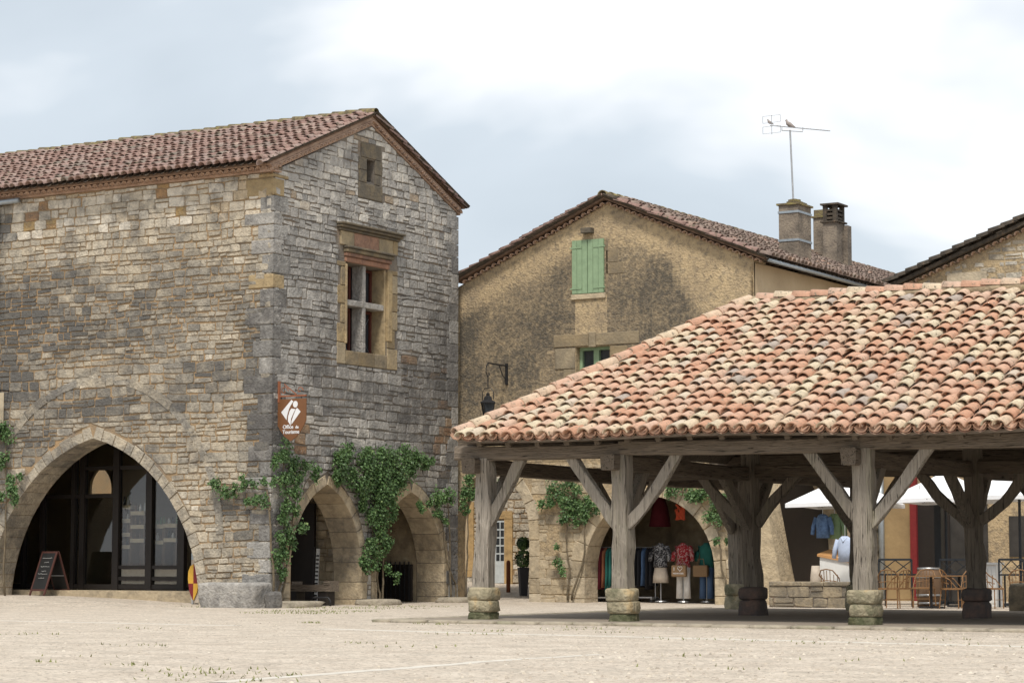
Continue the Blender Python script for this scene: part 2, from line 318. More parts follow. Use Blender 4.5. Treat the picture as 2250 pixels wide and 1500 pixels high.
def arch_ring(name, prof, width, M, m, parent, rg, depth=.0, proud=.03, rnd=(0, 1), dirtf=None, step=.42, lip=.012, skip=lambda u, z: False):
    """stones along an arch outline, from the opening edge outwards by `width`, reaching `depth` into the wall"""
    seg = [0]
    for i in range(1, len(prof)): seg.append(seg[-1]+math.dist(prof[i], prof[i-1]))
    def at(s_):
        for i in range(1, len(prof)):
            if s_ <= seg[i] or i == len(prof)-1:
                t_ = (s_-seg[i-1])/(seg[i]-seg[i-1]); p, q = prof[i-1], prof[i]
                return (p[0]+(q[0]-p[0])*t_, p[1]+(q[1]-p[1])*t_)
    apex = max(range(len(prof)), key=lambda i: prof[i][1]); sa = seg[apex]
    for lo, hi in ((0, sa), (sa, seg[-1])):
        n = max(2, round((hi-lo)/step))
        cuts = [lo+(hi-lo)*(i+(rg.uniform(-.16, .16) if 0 < i < n else 0))/n for i in range(n+1)]
        def nrm(s_, side):
            e_ = .03; s0, s1 = max(lo, s_-e_), min(hi, s_+e_); p, q = at(s0), at(s1); dx, dz = q[0]-p[0], q[1]-p[1]; l_ = math.hypot(dx, dz)
            return (-dz/l_, dx/l_)
        for a, b_ in zip(cuts[:-1], cuts[1:]):
            ga = .008; a2, b2 = a+ga, b_-ga; W = width*rg.uniform(.85, 1.15); ip = []; op = []
            for k in range(3):
                s_ = a2+(b2-a2)*k/2; p = at(s_); nn = nrm(s_, 0)
                if s_ == a2 and a == sa or (b_ == sa and k == 2): nn = (0.35*(1 if nn[0] > 0 else -1), .94)
                ip.append((p[0]-nn[0]*lip, p[1]-nn[1]*lip)); op.append((p[0]+nn[0]*W, max(p[1]+nn[1]*W, 0 if p[1] > .01 else p[1])))
            cu = (ip[1][0]+op[1][0])/2; cz = (ip[1][1]+op[1][1])/2
            if skip(cu, cz): continue
            poly = ip+op[::-1]; n_ = 6; d = proud*rg.uniform(.6, 1.3)
            q = [(cu+(p[0]-cu)*.95, cz+(p[1]-cz)*.95) for p in poly]
            vs = [M(p[0], p[1], -depth) for p in poly]+[M(p[0], p[1], d*.5) for p in poly]+[M(p[0], p[1], d) for p in q]
            fs = [(i, (i+1) % n_, n_+(i+1) % n_, n_+i) for i in range(n_)]+[(n_+i, n_+(i+1) % n_, 2*n_+(i+1) % n_, 2*n_+i) for i in range(n_)]+[tuple(range(2*n_, 3*n_)), tuple(range(n_))[::-1]]
            mb = MB(); mb.add(vs, fs, rg.uniform(*rnd), dirtf(cu, cz, rg) if dirtf else 0); mb.build(name, m, parent)
def slab(outer, holes, M, thick):
    """a solid wall with openings: front, back, reveals"""
    mb = MB(); loops = [outer]+list(holes); flatp = [p for lp in loops for p in lp]
    tris = tessellate_polygon([[Vector((p[0], p[1], 0)) for p in lp] for lp in loops])
    vs = [M(u, z, 0) for u, z in flatp]+[M(u, z, -thick) for u, z in flatp]; n = len(flatp)
    fs = [tuple(t_) for t_ in tris]+[tuple(n+i for i in t_)[::-1] for t_ in tris]; k = 0
    for lp in loops:
        m_ = len(lp); fs += [(k+i, k+(i+1) % m_, n+k+(i+1) % m_, n+k+i) for i in range(m_)]; k += m_
    mb.add(vs, fs); return mb
# ---- canal tiles
def tile_mesh(name, rnd, m, L_=.46, r0=.082, r1=.104, th=.02, n=6, lift=.05, fl=.95):
    mb = MB(); vs = []
    for rr in (0, th):
        for y, r, z in ((0, r0, 0), (L_, r1, lift)):
            for k in range(n+1):
                a = math.pi*k/n; vs.append(((r-rr)*math.cos(a), y, z+(r-rr)*math.sin(a)*fl-(.0 if not rr else .002)))
    q = n+1; fs = []
    for k in range(n):
        fs += [(k, k+1, q+k+1, q+k), (2*q+k+1, 2*q+k, 3*q+k, 3*q+k+1), (q+k, q+k+1, 3*q+k+1, 3*q+k)]
    mb.add(vs, fs, rnd)
    me = bpy.data.meshes.new(name); me.from_pydata(mb.v, [], mb.f)
    a = me.attributes.new('rnd', 'FLOAT', 'FACE'); a.data.foreach_set('value', mb.r)
    me.materials.append(MATS[m]); me['v'] = 0
    for i, p in enumerate(me.polygons): p.use_smooth = i % 3 != 2
    return me
def tile_roof(roof, o, ex, dn, width, length, m, pitch=.25, expo=.34, keep=300, inside=lambda x, y: True, seed=1, near=None, sag=None, nvar=24, chaos=1., rndpow=1., segs=6, name='tile', rr=(.34, .455), lift=.05, fl=.95):
    """cover tiles in columns on the plane with origin o (ridge end), ex along the eave, dn down the slope"""
    rg = random.Random(seed); o = Vector(o); ex = Vector(ex).normalized(); dn = Vector(dn).normalized(); nz = ex.cross(dn)
    if nz.z < 0: nz = -nz
    var = [tile_mesh(name, ((i+.5)/nvar)**rndpow, m, L_=expo+.10, r0=pitch*rr[0], r1=pitch*rr[1], n=segs, lift=lift, fl=fl) for i in range(nvar)]
    spots = []
    nr = int(round(length/expo)); nc = int(width/pitch)
    for c in range(nc):
        x = (c+.5)*pitch; off = rg.uniform(-.05, .05)*chaos
        for r in range(nr):
            y = length-(r+1)*expo+off*(1 if r else .4)
            if y < -.06 or not inside(x, y+expo*.6): continue
            p = o+ex*(x+rg.uniform(-.012, .012)*chaos)+dn*y+nz*(.03+(sag(x, y) if sag else 0)+rg.uniform(0, .012)*chaos)
            A = Matrix((ex, dn, nz)).transposed().to_4x4()
            if A.determinant() < 0: A = Matrix((-ex, dn, nz)).transposed().to_4x4()
            M = Matrix.Translation(p) @ A @ Matrix.Rotation(rg.gauss(0, .035)*chaos, 4, 'Z') @ Matrix.Rotation(rg.gauss(0, .03)*chaos, 4, 'Y')
            spots.append((M, rg.randrange(nvar)))
    camp = Vector((0, 0, EYE)); spots.sort(key=lambda s_: (s_[0].translation-camp).length if near is None else near(s_[0].translation))
    for M, k in spots[:keep]:
        t_ = bpy.data.objects.new(name, var[k]); C.objects.link(t_); t_.parent = roof; t_.matrix_basis = M
    mb = MB()
    for M, k in spots[keep:]:
        me = var[k]; mb.add([M @ v.co for v in me.vertices], [tuple(p.vertices) for p in me.polygons], ((k+.5)/nvar)**rndpow)
    if mb.v: o2 = stuff(mb.build('more_tiles', m, roof, True))
    return spots
def corrugated(mb, o, ex, dn, width, length, pitch, depth=.05, inside=None, drop=0.):
    """channel tiles between the covers"""
    o = Vector(o); ex = Vector(ex).normalized(); dn = Vector(dn).normalized(); nz = ex.cross(dn); nz = nz if nz.z > 0 else -nz
    nc = int(width/pitch)
    for c in range(nc+1):
        y0 = 0.
        if inside:
            while y0 < length and not inside(c*pitch, y0): y0 += .1
            if y0 >= length: continue
        vs = []
        for y in (y0, length+.03):
            for k in range(5):
                a = math.pi*k/4; vs.append(o+ex*(c*pitch-pitch*.46*math.cos(a))+dn*y+nz*(.05-depth*1.5*math.sin(a)+drop))
        mb.add(vs, [(k, k+1, 6+k, 5+k) for k in range(4)], random.random())
# ------------------------------------------------------------------ surveying: a photo pixel to a point on a known plane of the place
def _ray(px, py):
    x = (px-1125)/5100.; y = -(py-750)/5100.; fw = math.cos(PITCH)-y*math.sin(PITCH)
    return Vector((x*math.cos(YAW)-fw*math.sin(YAW), x*math.sin(YAW)+fw*math.cos(YAW), math.sin(PITCH)+y*math.cos(PITCH)))
def onY(px, py, Y): r = _ray(px, py); return Vector((0, 0, EYE))+r*(Y/r.y)
def onX(px, py, X): r = _ray(px, py); return Vector((0, 0, EYE))+r*(X/r.x)
def proj(P):
    d = Vector(P)-Vector((0, 0, EYE)); fw = -d.x*math.sin(YAW)+d.y*math.cos(YAW); x = d.x*math.cos(YAW)+d.y*math.sin(YAW)
    F = fw*math.cos(PITCH)+d.z*math.sin(PITCH); U = -fw*math.sin(PITCH)+d.z*math.cos(PITCH)
    return 1125+5100*x/F, 750-5100*U/F
def nearness(p):
    x, y = proj(p); return (p-Vector((0, 0, EYE))).length+(0 if -20 < x < 2270 else 500)
def sm(t_): t_ = max(0, min(1, t_)); return t_*t_*(3-2*t_)
def gz(X, Y):
    return .22*sm((-34-X)/8)*sm((Y-38)/6)+.30*sm((Y-51)/11)*sm((-28-X)/3)
RG = random.Random(7)
# ------------------------------------------------------------------ ground
xs = [-900, -300, -120]+[-90+i*1.5 for i in range(75)]+[40, 120, 300, 900]
ys = [-600, -200, -60, -10]+[i*1.5 for i in range(60)]+[110, 160, 300, 1200]
mb = MB(); vs = [(x, y, gz(x, y)-.006) for y in ys for x in xs]; n = len(xs)
mb.add(vs, [(j*n+i, j*n+i+1, (j+1)*n+i+1, (j+1)*n+i) for j in range(len(ys)-1) for i in range(n-1)])
ground = struct(mb.build('ground', 'ground', None, True))
# pale drainage strips set in the square, each a thin slab that follows the ground
def strip(a, b_, w_):
    a = Vector(a); b_ = Vector(b_); d = (b_-a).normalized(); sx = Vector((-d.y, d.x))*w_/2; k = 40; vs = []
    for i in range(k+1):
        p = a+(b_-a)*i/k; j = .06*noise.noise((p.x*1.3, p.y*1.3, 3))
        for s_ in (-1, 1):
            q = p+sx*s_*(1+.5*noise.noise((p.x*2, p.y*2, s_)))+Vector((-d.y, d.x))*j; vs.append((q.x, q.y, gz(q.x, q.y)-.002)); vs.append((q.x, q.y, gz(q.x, q.y)-.05))
    m_ = MB(); m_.add(vs, [f for i in range(k) for f in ((4*i, 4*i+2, 4*i+6, 4*i+4), (4*i, 4*i+4, 4*i+5, 4*i+1), (4*i+2, 4*i+3, 4*i+7, 4*i+6))]); return struct(m_.build('gutter_strip', 'pale_strip'))
def g2(px, py): r = _ray(px, py); p = Vector((0, 0, EYE))+r*(-EYE/r.z); return (p.x, p.y)
strip(g2(-60, 1361), g2(520, 1373), .22); strip(g2(700, 1380), g2(1110, 1391), .30); strip(g2(1110, 1391), g2(2300, 1420), .28)
strip(g2(480, 1497), g2(1130, 1447), .20); strip(g2(1130, 1447), g2(1320, 1436), .14)
# grass tufts in the joints of the paving: nobody could count the blades
mb = MB(); rg = random.Random(5)
def tuft(x, y, n_, spread, h):
    for _ in range(n_):
        a = rg.uniform(0, 6.28); r = spread*rg.random()**.7; px, py = x+r*math.cos(a)*1.6, y+r*math.sin(a); b_ = rg.uniform(0, 3.14); hh = h*rg.uniform(.5, 1.2); z = gz(px, py)
        dx, dy = math.cos(b_)*.012, math.sin(b_)*.012; lx, ly = rg.uniform(-.03, .03), rg.uniform(-.03, .03)
        mb.add([(px-dx, py-dy, z-.01), (px+dx, py+dy, z-.01), (px+lx, py+ly, z+hh)], [(0, 1, 2)])
for px, py, n_, sp in ((75, 1391, 60, .35), (20, 1393, 30, .2), (290, 1380, 50, .4), (270, 1416, 50, .4), (320, 1417, 40, .25), (110, 1452, 40, .2), (280, 1459, 70, .2), (460, 1478, 160, .6), (520, 1490, 160, .7), (500, 1470, 90, .5), (620, 1482, 60, .3), (800, 1411, 50, .3),
    (640, 1346, 200, .9), (700, 1342, 260, 1.0), (790, 1335, 220, 1.2), (900, 1331, 120, .9), (445, 1333, 60, .5), (1010, 1392, 80, .5), (1080, 1385, 90, .3), (1300, 1378, 90, .7), (1480, 1402, 60, .5), (1790, 1412, 60, .5), (960, 1370, 40, .3), (680, 1367, 40, .2), (1240, 1382, 80, .6), (1620, 1404, 90, 1.0), (2030, 1405, 90, .9), (1330, 1388, 60, .4), (2200, 1418, 60, .6), (1040, 1368, 60, .2), (1090, 1367, 60, .2), (1350, 1369, 60, .2), (1400, 1368, 60, .25), (1880, 1381, 70, .2), (1930, 1379, 60, .25), (880, 1419, 50, .6), (1500, 1440, 50, .6), (1900, 1450, 40, .5), (130, 1440, 30, .5), (1540, 1465, 40, .5)):
    x, y = g2(px, py); tuft(x, y, int(n_*(.22 if py > 1370 else .8)), sp, .032)
# loose gravel in the foreground paving
gm = MB(); rgv = random.Random(11)
ga0, ga1 = Vector(g2(480, 1497)), Vector(g2(1130, 1447)); gd = (ga1-ga0).normalized()
for _ in range(32000):
    x, y = rgv.uniform(-32, 8), rgv.uniform(8, 34); near = gd.x*(y-ga0.y)-gd.y*(x-ga0.x) < 0
    if rgv.random() > (.95 if near else .5)*(.55+.6*noise.noise((x*.35, y*.35, 0))): continue
    s_ = rgv.uniform(.008, .024)*(1.3 if near else 1); a = rgv.uniform(0, 3.1); c_, n_ = math.cos(a)*s_, math.sin(a)*s_; h = s_*rgv.uniform(.3, .7); k = rgv.uniform(.6, 1)
    z = gz(x, y)-.008
    gm.add([(x+c_, y+n_, z), (x-n_*k, y+c_*k, z), (x-c_, y-n_, z), (x+n_*k, y-c_*k, z), (x+c_*.5, y+n_*.5, z+h), (x-n_*k*.5, y+c_*k*.5, z+h), (x-c_*.5, y-n_*.5, z+h), (x+n_*k*.5, y-c_*k*.5, z+h)], [(0, 1, 5, 4), (1, 2, 6, 5), (2, 3, 7, 6), (3, 0, 4, 7), (4, 5, 6, 7)], rgv.random())
stuff(tag(gm.build('gravel', 'gravel'), 'loose pale gravel scattered over the open square', 'gravel'))
stuff(tag(mb.build('grass', 'grass'), 'short grass tufts growing in the paving of the square', 'grass'))

# ================================================================== stone house with the gable (tourist office)
X1, Y1, Y2, XL = -33.37, 44.39, 52.62, -48.0; ZE = 10.40; SL = .42; YR = 48.5; TH = .85
H1 = thing('stone_house', 'tall grey and cream stone house with pointed arches and a mullioned window in its gable', 'house', (X1, Y1, 0))
big = arch(-42.35, -35.45, -.15, 4.15, -.3, 12); relv = arch(-42.5, -34.95, 1.7, 5.55, 1.7, 12)
a1 = arch(45.17, 48.19, .85, 2.97, -.3, 8); a2 = arch(48.86, 52.02, .8, 2.88, -.3, 8)
wa = slab([(XL, -.3)]+big+[(X1-.01, -.3), (X1-.01, ZE), (XL, ZE)], [], MY(Y1), TH).build('front_wall', 'mortar', H1)
win = [(47.42, 6.33), (49.27, 6.33), (49.27, 8.55), (47.42, 8.55)]; slit = [(48.31, 10.72), (48.67, 10.72), (48.67, 11.3), (48.31, 11.3)]
def gab(y): return 10.47+SL*(y-Y1) if y <= YR else 10.47+SL*(Y2-y)+.02
wb = slab([(Y1+.01, -.3)]+a1+a2+[(Y2, -.3), (Y2, 10.42), (YR, gab(YR)), (Y1+.01, 10.42)], [win, slit], MX(X1), TH).build('gable_wall', 'mortar_grey', H1)
def blob(u, z, L_):
    return max([s_*math.exp(-((u-a)/ru)**2-((z-c)/rz)**2) for a, c, ru, rz, s_ in L_]+[0])
DA = [(-41.6, 7.2, 1.7, 1.3, .55), (-40.2, 8.1, 1.6, .7, .40), (-42, 5.5, 1.2, 1.4, .55), (-39.7, 6.6, 1.8, .9, .42), (-37.5, 7.0, 2.2, 1.3, .30), (-36.2, 8.2, 1.8, .5, .22), (-38.9, 4.95, 2.0, .45, .52), (-40.8, 4.3, .9, .9, .40),
      (-33.9, 6.3, .55, 1.6, .52), (-33.7, 4.2, .45, 1.3, .60), (-35.2, 5.6, 1.3, .5, .36), (-36.2, 4.9, .7, .5, .35), (-34.4, 2.4, .8, .5, .42), (-33.9, 1.7, .5, .4, .40), (-37, 3.4, .8, .8, .22), (-35.1, 7.6, 1.2, .5, .25), (-42.1, 9.6, .5, .8, .45), (-42.2, 2.7, .6, 1.2, .40)]
def dirtA(u, z, rg):
    b_ = blob(u, z, DA); return b_*1.25+.10*noise.noise((u*.7, z*.9, 1))+rg.uniform(-.07, .09)+(rg.uniform(-.15, .2) if 3 < z < 9.2 else 0)*min(1, .35+b_*1.6)
def rndA(u, z, rg):
    if z > 9.4: return min(.93, max(.4, rg.gauss(.82, .09))) if rg.random() > .06 else rg.uniform(.95, 1)
    if z < 3.2: return min(.8, max(.25, rg.gauss(.56, .10)))
    return min(.93, max(0, rg.gauss(.46+.16*noise.noise((u*.4, z*.5, 7)), .115)))
exa = arch(-42.62, -35.18, -.15, 4.5, -.3, 12)
polA = masonry(-43.4, X1-.02, -.1, 9.3, 11, [exa], [], (.09, .27), (.17, .58), gap=.028, wob=.03)+masonry(-43.4, X1-.02, 9.3, ZE-.02, 12, [], [], (.21, .26), (.24, .48), wob=.006)
DB = [(47.0, 6.0, 1.6, 2.0, .32), (50.7, 5.3, 1.6, 1.6, .48), (51.9, 6.0, .9, 2.5, .50), (48.5, 5.2, 1.8, .8, .44), (46.2, 8.2, 1.2, .9, .22), (44.9, 7.4, .5, 1.5, .15), (51.4, 4.1, .8, .8, .45), (49.5, 9.55, 1.2, .35, .35), (45.7, 4.9, .9, .7, .30), (52.2, 3.4, .5, 1.0, .45), (46.5, 3.8, .8, .4, .25), (50.5, 9.0, 1.0, .8, .15)]
def dirtB(u, z, rg): return blob(u, z, DB)+.12*noise.noise((u*.7, z*.7, 5))+rg.uniform(-.06, .10)
def rndB(u, z, rg):
    if z > 9.5: return min(.94, max(.2, rg.gauss(.62, .17)))
    if blob(u, z, [(51.9, 5.0, .6, 1.5, 1), (45.6, 3.9, .4, .5, 1), (50.2, 6.2, .5, .4, .7)]) > .4 and rg.random() < .38: return rg.uniform(.95, 1)
    if z < 4.4: return min(.97, max(.15, rg.gauss(.55, .18)))
    return min(.9, max(0, rg.gauss(.42, .13)))
e1 = arch(44.92, 48.44, .85, 3.27, -.3, 8); e2 = arch(48.61, 52.28, .8, 3.18, -.3, 8)
surround = [(47.08, 5.97), (49.72, 5.97), (49.72, 9.5), (47.08, 9.5)]; slits = [(47.93, 10.25), (49.02, 10.25), (49.02, 11.72), (47.93, 11.72)]
gclip = [(-SL, 1, 10.43-SL*Y1), (SL, 1, 10.45+SL*Y2)]
polB = masonry(Y1+.05, Y2-.02, -.1, 9.4, 21, [e1, e2, surround], [], (.10, .29), (.18, .58), gap=.026, wob=.028)+masonry(Y1+.05, Y2-.02, 9.4, 12.3, 22, [slits, surround], gclip, (.19, .25), (.22, .46), wob=.006)
def vis(P, M):
    cu = sum(p[0] for p in P)/len(P); cz = sum(p[1] for p in P)/len(P); x, y = proj(M(cu, cz, 0)); return 0 <= x <= 2250
polA.sort(key=lambda P: not vis(P, MY(Y1)))
rg = random.Random(3)
visA = [P for P in polA if vis(P, MY(Y1))]; hidA = [P for P in polA if not vis(P, MY(Y1))]
lay_stones(visA, MY(Y1), 'stone', wa, rg, 150, rndA, dirtA); lay_stones(hidA, MY(Y1), 'stone', wa, rg, 0, rndA, dirtA)
lay_stones(polB, MX(X1), 'grey_stone', wb, rg, 150, rndB, dirtB)
def dA2(u, z, rg): return .8*blob(u, z, DA)+rg.uniform(-.08, .2)
arch_ring('arch_stone', big, .26, MY(Y1), 'stone', wa, rg, TH-.02, .025, (.35, .7), dA2, .34)
arch_ring('arch_stone', relv, .20, MY(Y1), 'stone', wa, rg, .0, .034, (.1, .6), lambda u, z, r_: .5*blob(u, z, DA)+.12+r_.uniform(-.1, .15), .8)
arch_ring('arch_stone', a1, .25, MX(X1), 'ashlar', wb, rg, TH-.02, .025, (.1, .8), lambda u, z, r_: r_.uniform(.0, .3), .42)
arch_ring('arch_stone', a2, .25, MX(X1), 'ashlar', wb, rg, TH-.02, .025, (.1, .8), lambda u, z, r_: r_.uniform(.0, .3), .42)
# corner quoins: long and short in turn, wrapping both fronts
z = 0.; k = 0
while z < ZE-.1:
    h = rg.uniform(.30, .48); h = min(h, ZE-.02-z); la, lb = (rg.uniform(.55, .85), rg.uniform(.3, .45)) if k % 2 else (rg.uniform(.3, .45), rg.uniform(.45, .7))
    och = z > 9.45 or 7.5 < z < 7.8; p = .035
    mb = MB(); dd = (blob(X1-.3, z, DA)*.8+.08+rg.uniform(-.08, .12)) if not och else rg.uniform(0, .1)
    b0 = MB().box((X1-la, Y1-p, z+.01), (X1+p, Y1+lb, z+h-.012)); vs = [Vector(v) for v in b0.v]
    mb.add(vs, b0.f, rg.uniform(.2, .6) if och else rg.uniform(.05, .65), dd)
    o = mb.build('quoin', 'ochre_stone' if och else 'grey_stone', wb)
    bv = o.modifiers.new('bevel', 'BEVEL'); bv.width = .02; bv.segments = 1
    z += h; k += 1
z = 0.
while z < 10.3:
    h = min(rg.uniform(.3, .5), 10.36-z); o = MB().box((X1-.3, Y2-rg.uniform(.25, .55), z+.01), (X1+.045, Y2+.03, z+h-.012), rg.random()*.6, rg.uniform(.1, .5)).build('quoin', 'grey_stone', wb); z += h
# the other outer walls and the arcade behind the arches
slab([(XL, -.3), (X1-TH-.005, -.3), (X1-TH-.005, ZE), (XL, ZE)], [[(-47.6, 2.2), (-42.5, 2.2), (-42.5, 4.4), (-47.6, 4.4)]], MY(Y2-.3), .29).build('back_wall', 'mortar_grey', H1); boxp('side_wall', 'mortar_grey', H1, (XL-.3, Y1+.02, -.3), (XL-.005, Y2-.02, ZE))
YB = 48.52
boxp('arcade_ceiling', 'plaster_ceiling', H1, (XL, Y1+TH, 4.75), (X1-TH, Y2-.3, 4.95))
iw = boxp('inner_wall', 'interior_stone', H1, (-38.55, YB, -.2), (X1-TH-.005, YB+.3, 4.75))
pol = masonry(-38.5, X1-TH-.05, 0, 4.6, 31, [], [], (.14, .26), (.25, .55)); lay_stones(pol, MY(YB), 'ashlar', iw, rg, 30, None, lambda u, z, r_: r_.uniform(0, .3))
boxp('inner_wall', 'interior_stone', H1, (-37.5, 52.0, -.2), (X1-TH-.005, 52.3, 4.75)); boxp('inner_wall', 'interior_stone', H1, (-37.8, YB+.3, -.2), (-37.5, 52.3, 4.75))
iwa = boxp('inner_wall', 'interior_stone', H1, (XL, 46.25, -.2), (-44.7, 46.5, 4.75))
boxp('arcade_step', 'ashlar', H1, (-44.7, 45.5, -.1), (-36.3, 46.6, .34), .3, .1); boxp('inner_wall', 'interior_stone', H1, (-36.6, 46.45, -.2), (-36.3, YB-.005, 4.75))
d = part('arcade_door', 'dark_frame', H1, lambda mb: mb.box((-35.75, YB-.16, .05), (-34.95, YB-.08, 2.55)))
boxp('arcade_gate', 'dark_frame', H1, (-35.55, 51.85, .03), (-34.3, 51.95, 1.0))
for i in range(9): MB().bar((-35.5+i*.145, 51.82, .05), (-35.5+i*.145, 51.82, 1.08), .025).build('gate_bar', 'dark_iron', H1)
# ---- shop front in the big arch
sf = thing('shop_front', 'dark framed glazed shop front set back inside the big pointed arch', 'shop front', (-40, 46.4, .34))
YS = 46.4
FX = [(onY(px, 1200, YS).x, w_) for px, w_ in ((22, .2), (56, .10), (97, .12), (165, .12), (185, .16), (259, .20), (332, .20), (403, .22))]
for x, w_ in FX: MB().box((x-w_/2, YS-.12, .34), (x+w_/2, YS+.02, 4.7)).build('mullion', 'dark_frame', sf)
zy = lambda y: onY(250, y, YS).z
for i, (a, b_) in enumerate(zip(FX[:-1], FX[1:])):
    low = i >= 5; rails = [(.37, .12)]+([(zy(1249), .09), (zy(1274), .09)] if low else [])+([(zy(1093), .10)] if 1 < i < 5 else [])+([(zy(1032), .10)] if i > 3 else [])
    for z, h in rails: MB().box((a[0]+a[1]/2, YS-.09, z), (b_[0]-b_[1]/2, YS, z+h)).build('rail', 'dark_frame', sf)
    MB().box((a[0]+a[1]/2, YS-.04, .50), (b_[0]-b_[1]/2, YS-.03, 4.7)).build('pane', 'clear_glass', sf)
    if low:
        MB().box((a[0]+a[1]/2, YS+.03, .50), (b_[0]-b_[1]/2, YS+.05, zy(1276))).build('panel', 'beige_cloth', sf)
        MB().box((a[0]+a[1]/2, YS+.03, zy(1265)), (b_[0]-b_[1]/2, YS+.05, zy(1250))).build('panel', 'beige_cloth', sf)
wq0, wq1 = onY(197, 1060, 51.3), onY(245, 1060, 51.3); wz0, wz1 = onY(220, 1084, 51.3).z, onY(220, 1026, 51.3).z
slab([(XL, -.2), (-37.85, -.2), (-37.85, 4.74), (XL, 4.74)], [arch(wq0.x, wq1.x, wz1-.62, wz1, wz0, 6)], MY(51.3), .1).build('shop_room', 'render_clean', sf)
boxp('shop_floor', 'hall_floor', sf, (XL, YS+.03, .1), (-36.65, 51.3, .36))
for nx, (p0, p1, ys__) in enumerate(((266, 290, (1201, 1174, 1144, 1114)), (291, 321, (1187, 1157, 1127)), (339, 363, (1191, 1156)), (364, 392, (1186, 1154)))):
    x0, x1 = onY(p0, 1150, YS+.2).x, onY(p1, 1150, YS+.2).x; zs_ = tuple(onY(p0, y, YS+.2).z-.05 for y in ys__)
    sh = thing('display_shelf', ('tall pale wooden display shelf with four boards behind the shop glass', 'pale display shelf with three boards beside the four-board shelf in the shop', 'low pale display shelf with two boards behind the shop glass', 'low two-board display shelf next to the stone arch pier in the shop')[nx], 'shelf', (x0, YS+.3, .36))
    for z in zs_: MB().box((x0, YS+.12, z), (x1, YS+.45, z+.10)).build('board', 'shelf_wood', sh)
    for x in (x0, x1-.03): MB().box((x, YS+.13, .36), (x+.03, YS+.44, zs_[-1])).build('side', 'barrel_wood', sh)
    MB().box((x0, YS+.46, .36), (x1, YS+.48, zs_[-1]+.1)).build('back', 'barrel_wood', sh)
    for z in zs_:
        for i in range(3):
            x = x0+.07+i*(x1-x0-.12)/2.2; hh = RG.uniform(.12, .24)
            mb = MB(); mb.lathe([(.03, 0), (.035, .02), (.035, hh*.6), (.016, hh*.8), (.016, hh)], (x, YS+.25, z+.101), 8)
            bm_ = RG.choice(['slate', 'barrel_wood', 'green_cloth', 'white_cloth']); tag(mb.build('bottle', bm_), {'slate': 'black', 'barrel_wood': 'brown', 'green_cloth': 'green', 'white_cloth': 'white'}[bm_]+' bottle on the '+('tall four-board shelf', 'three-board shelf', 'low shelf beside the three-board shelf', 'low shelf next to the arch pier')[nx]+' in the shop', 'bottle', 'bottles on the shop shelves')
# ---- mullioned window

def hb(name, m, y0, y1, z0, z1, d0, d1, rnd=.5, dirt=.1, par=None):
    o = MB().box((X1+d0, y0, z0), (X1+d1, y1, z1), rnd, dirt).build(name, m, par or window); bv = o.modifiers.new('bevel', 'BEVEL'); bv.width = .015; bv.segments = 1; return o
window = boxp('window', 'glass_dark', H1, (X1-.52, 47.42, 6.33), (X1-.48, 49.27, 8.55))
z = 5.98; k = 0
while z < 8.55:                                                     # jamb stones either side, ochre limestone
    h = min(rg.uniform(.38, .55), 8.56-z)
    hb('jamb_stone', 'ochre_stone', 47.42-rg.choice((.22, .38)), 47.415, z+.008, z+h-.008, -.1, .035, rg.random(), rg.uniform(.0, .3))
    hb('jamb_stone', 'ochre_stone', 49.275, 49.27+rg.choice((.34, .46)), z+.008, z+h-.008, -.1, .035, rg.random(), rg.uniform(0, .3)); z += h
hb('jamb_moulding', 'ochre_stone', 47.36, 47.43, 6.5, 8.5, -.3, .07, .6, 0); hb('jamb_moulding', 'ochre_stone', 49.26, 49.46, 6.7, 8.5, -.3, .06, .5, .05)
for y0, y1 in ((47.43, 48.0), (48.0, 48.7), (48.7, 49.26)): hb('sill_stone', 'ochre_stone', y0+.005, y1-.005, 5.98, 6.33, -.45, .04, rg.random(), .35)
hb('reveal', 'ochre_stone', 49.20, 49.268, 6.33, 8.55, -.5, -.02, .6, .05)
for i, (z0, z1, dd, m) in enumerate(((8.56, 8.70, .05, 'brick_red'), (8.70, 8.80, .10, 'brick_red'), (8.80, 8.90, .15, 'ochre_stone'), (8.90, 8.96, .20, 'ochre_stone'))):
    hb('lintel_moulding', m, 47.40-dd*.5, 49.30+dd*.7, z0, z1-.004, -.1, dd, .4, .15+.12*i)
for y0, y1, m in ((47.15, 47.75, 'ochre_stone'), (47.75, 48.85, 'brick_red'), (48.85, 49.5, 'ochre_stone'), (49.5, 49.72, 'ochre_stone')): hb('frieze_stone', m, y0+.006, y1-.006, 8.97, 9.33, -.1, .05, rg.random(), .12)
for z0, z1, dd in ((9.33, 9.40, .10), (9.40, 9.47, .18), (9.47, 9.53, .24)): hb('cornice_moulding', 'ochre_stone', 47.1-dd*.4, 49.72+dd*.4, z0, z1-.004, -.1, dd, .3, .5)
hb('mullion', 'grey_stone', 48.26, 48.40, 6.33, 8.56, -.40, -.05, .55, .1); hb('transom', 'grey_stone', 47.43, 49.2, 7.48, 7.63, -.39, -.04, .5, .15)
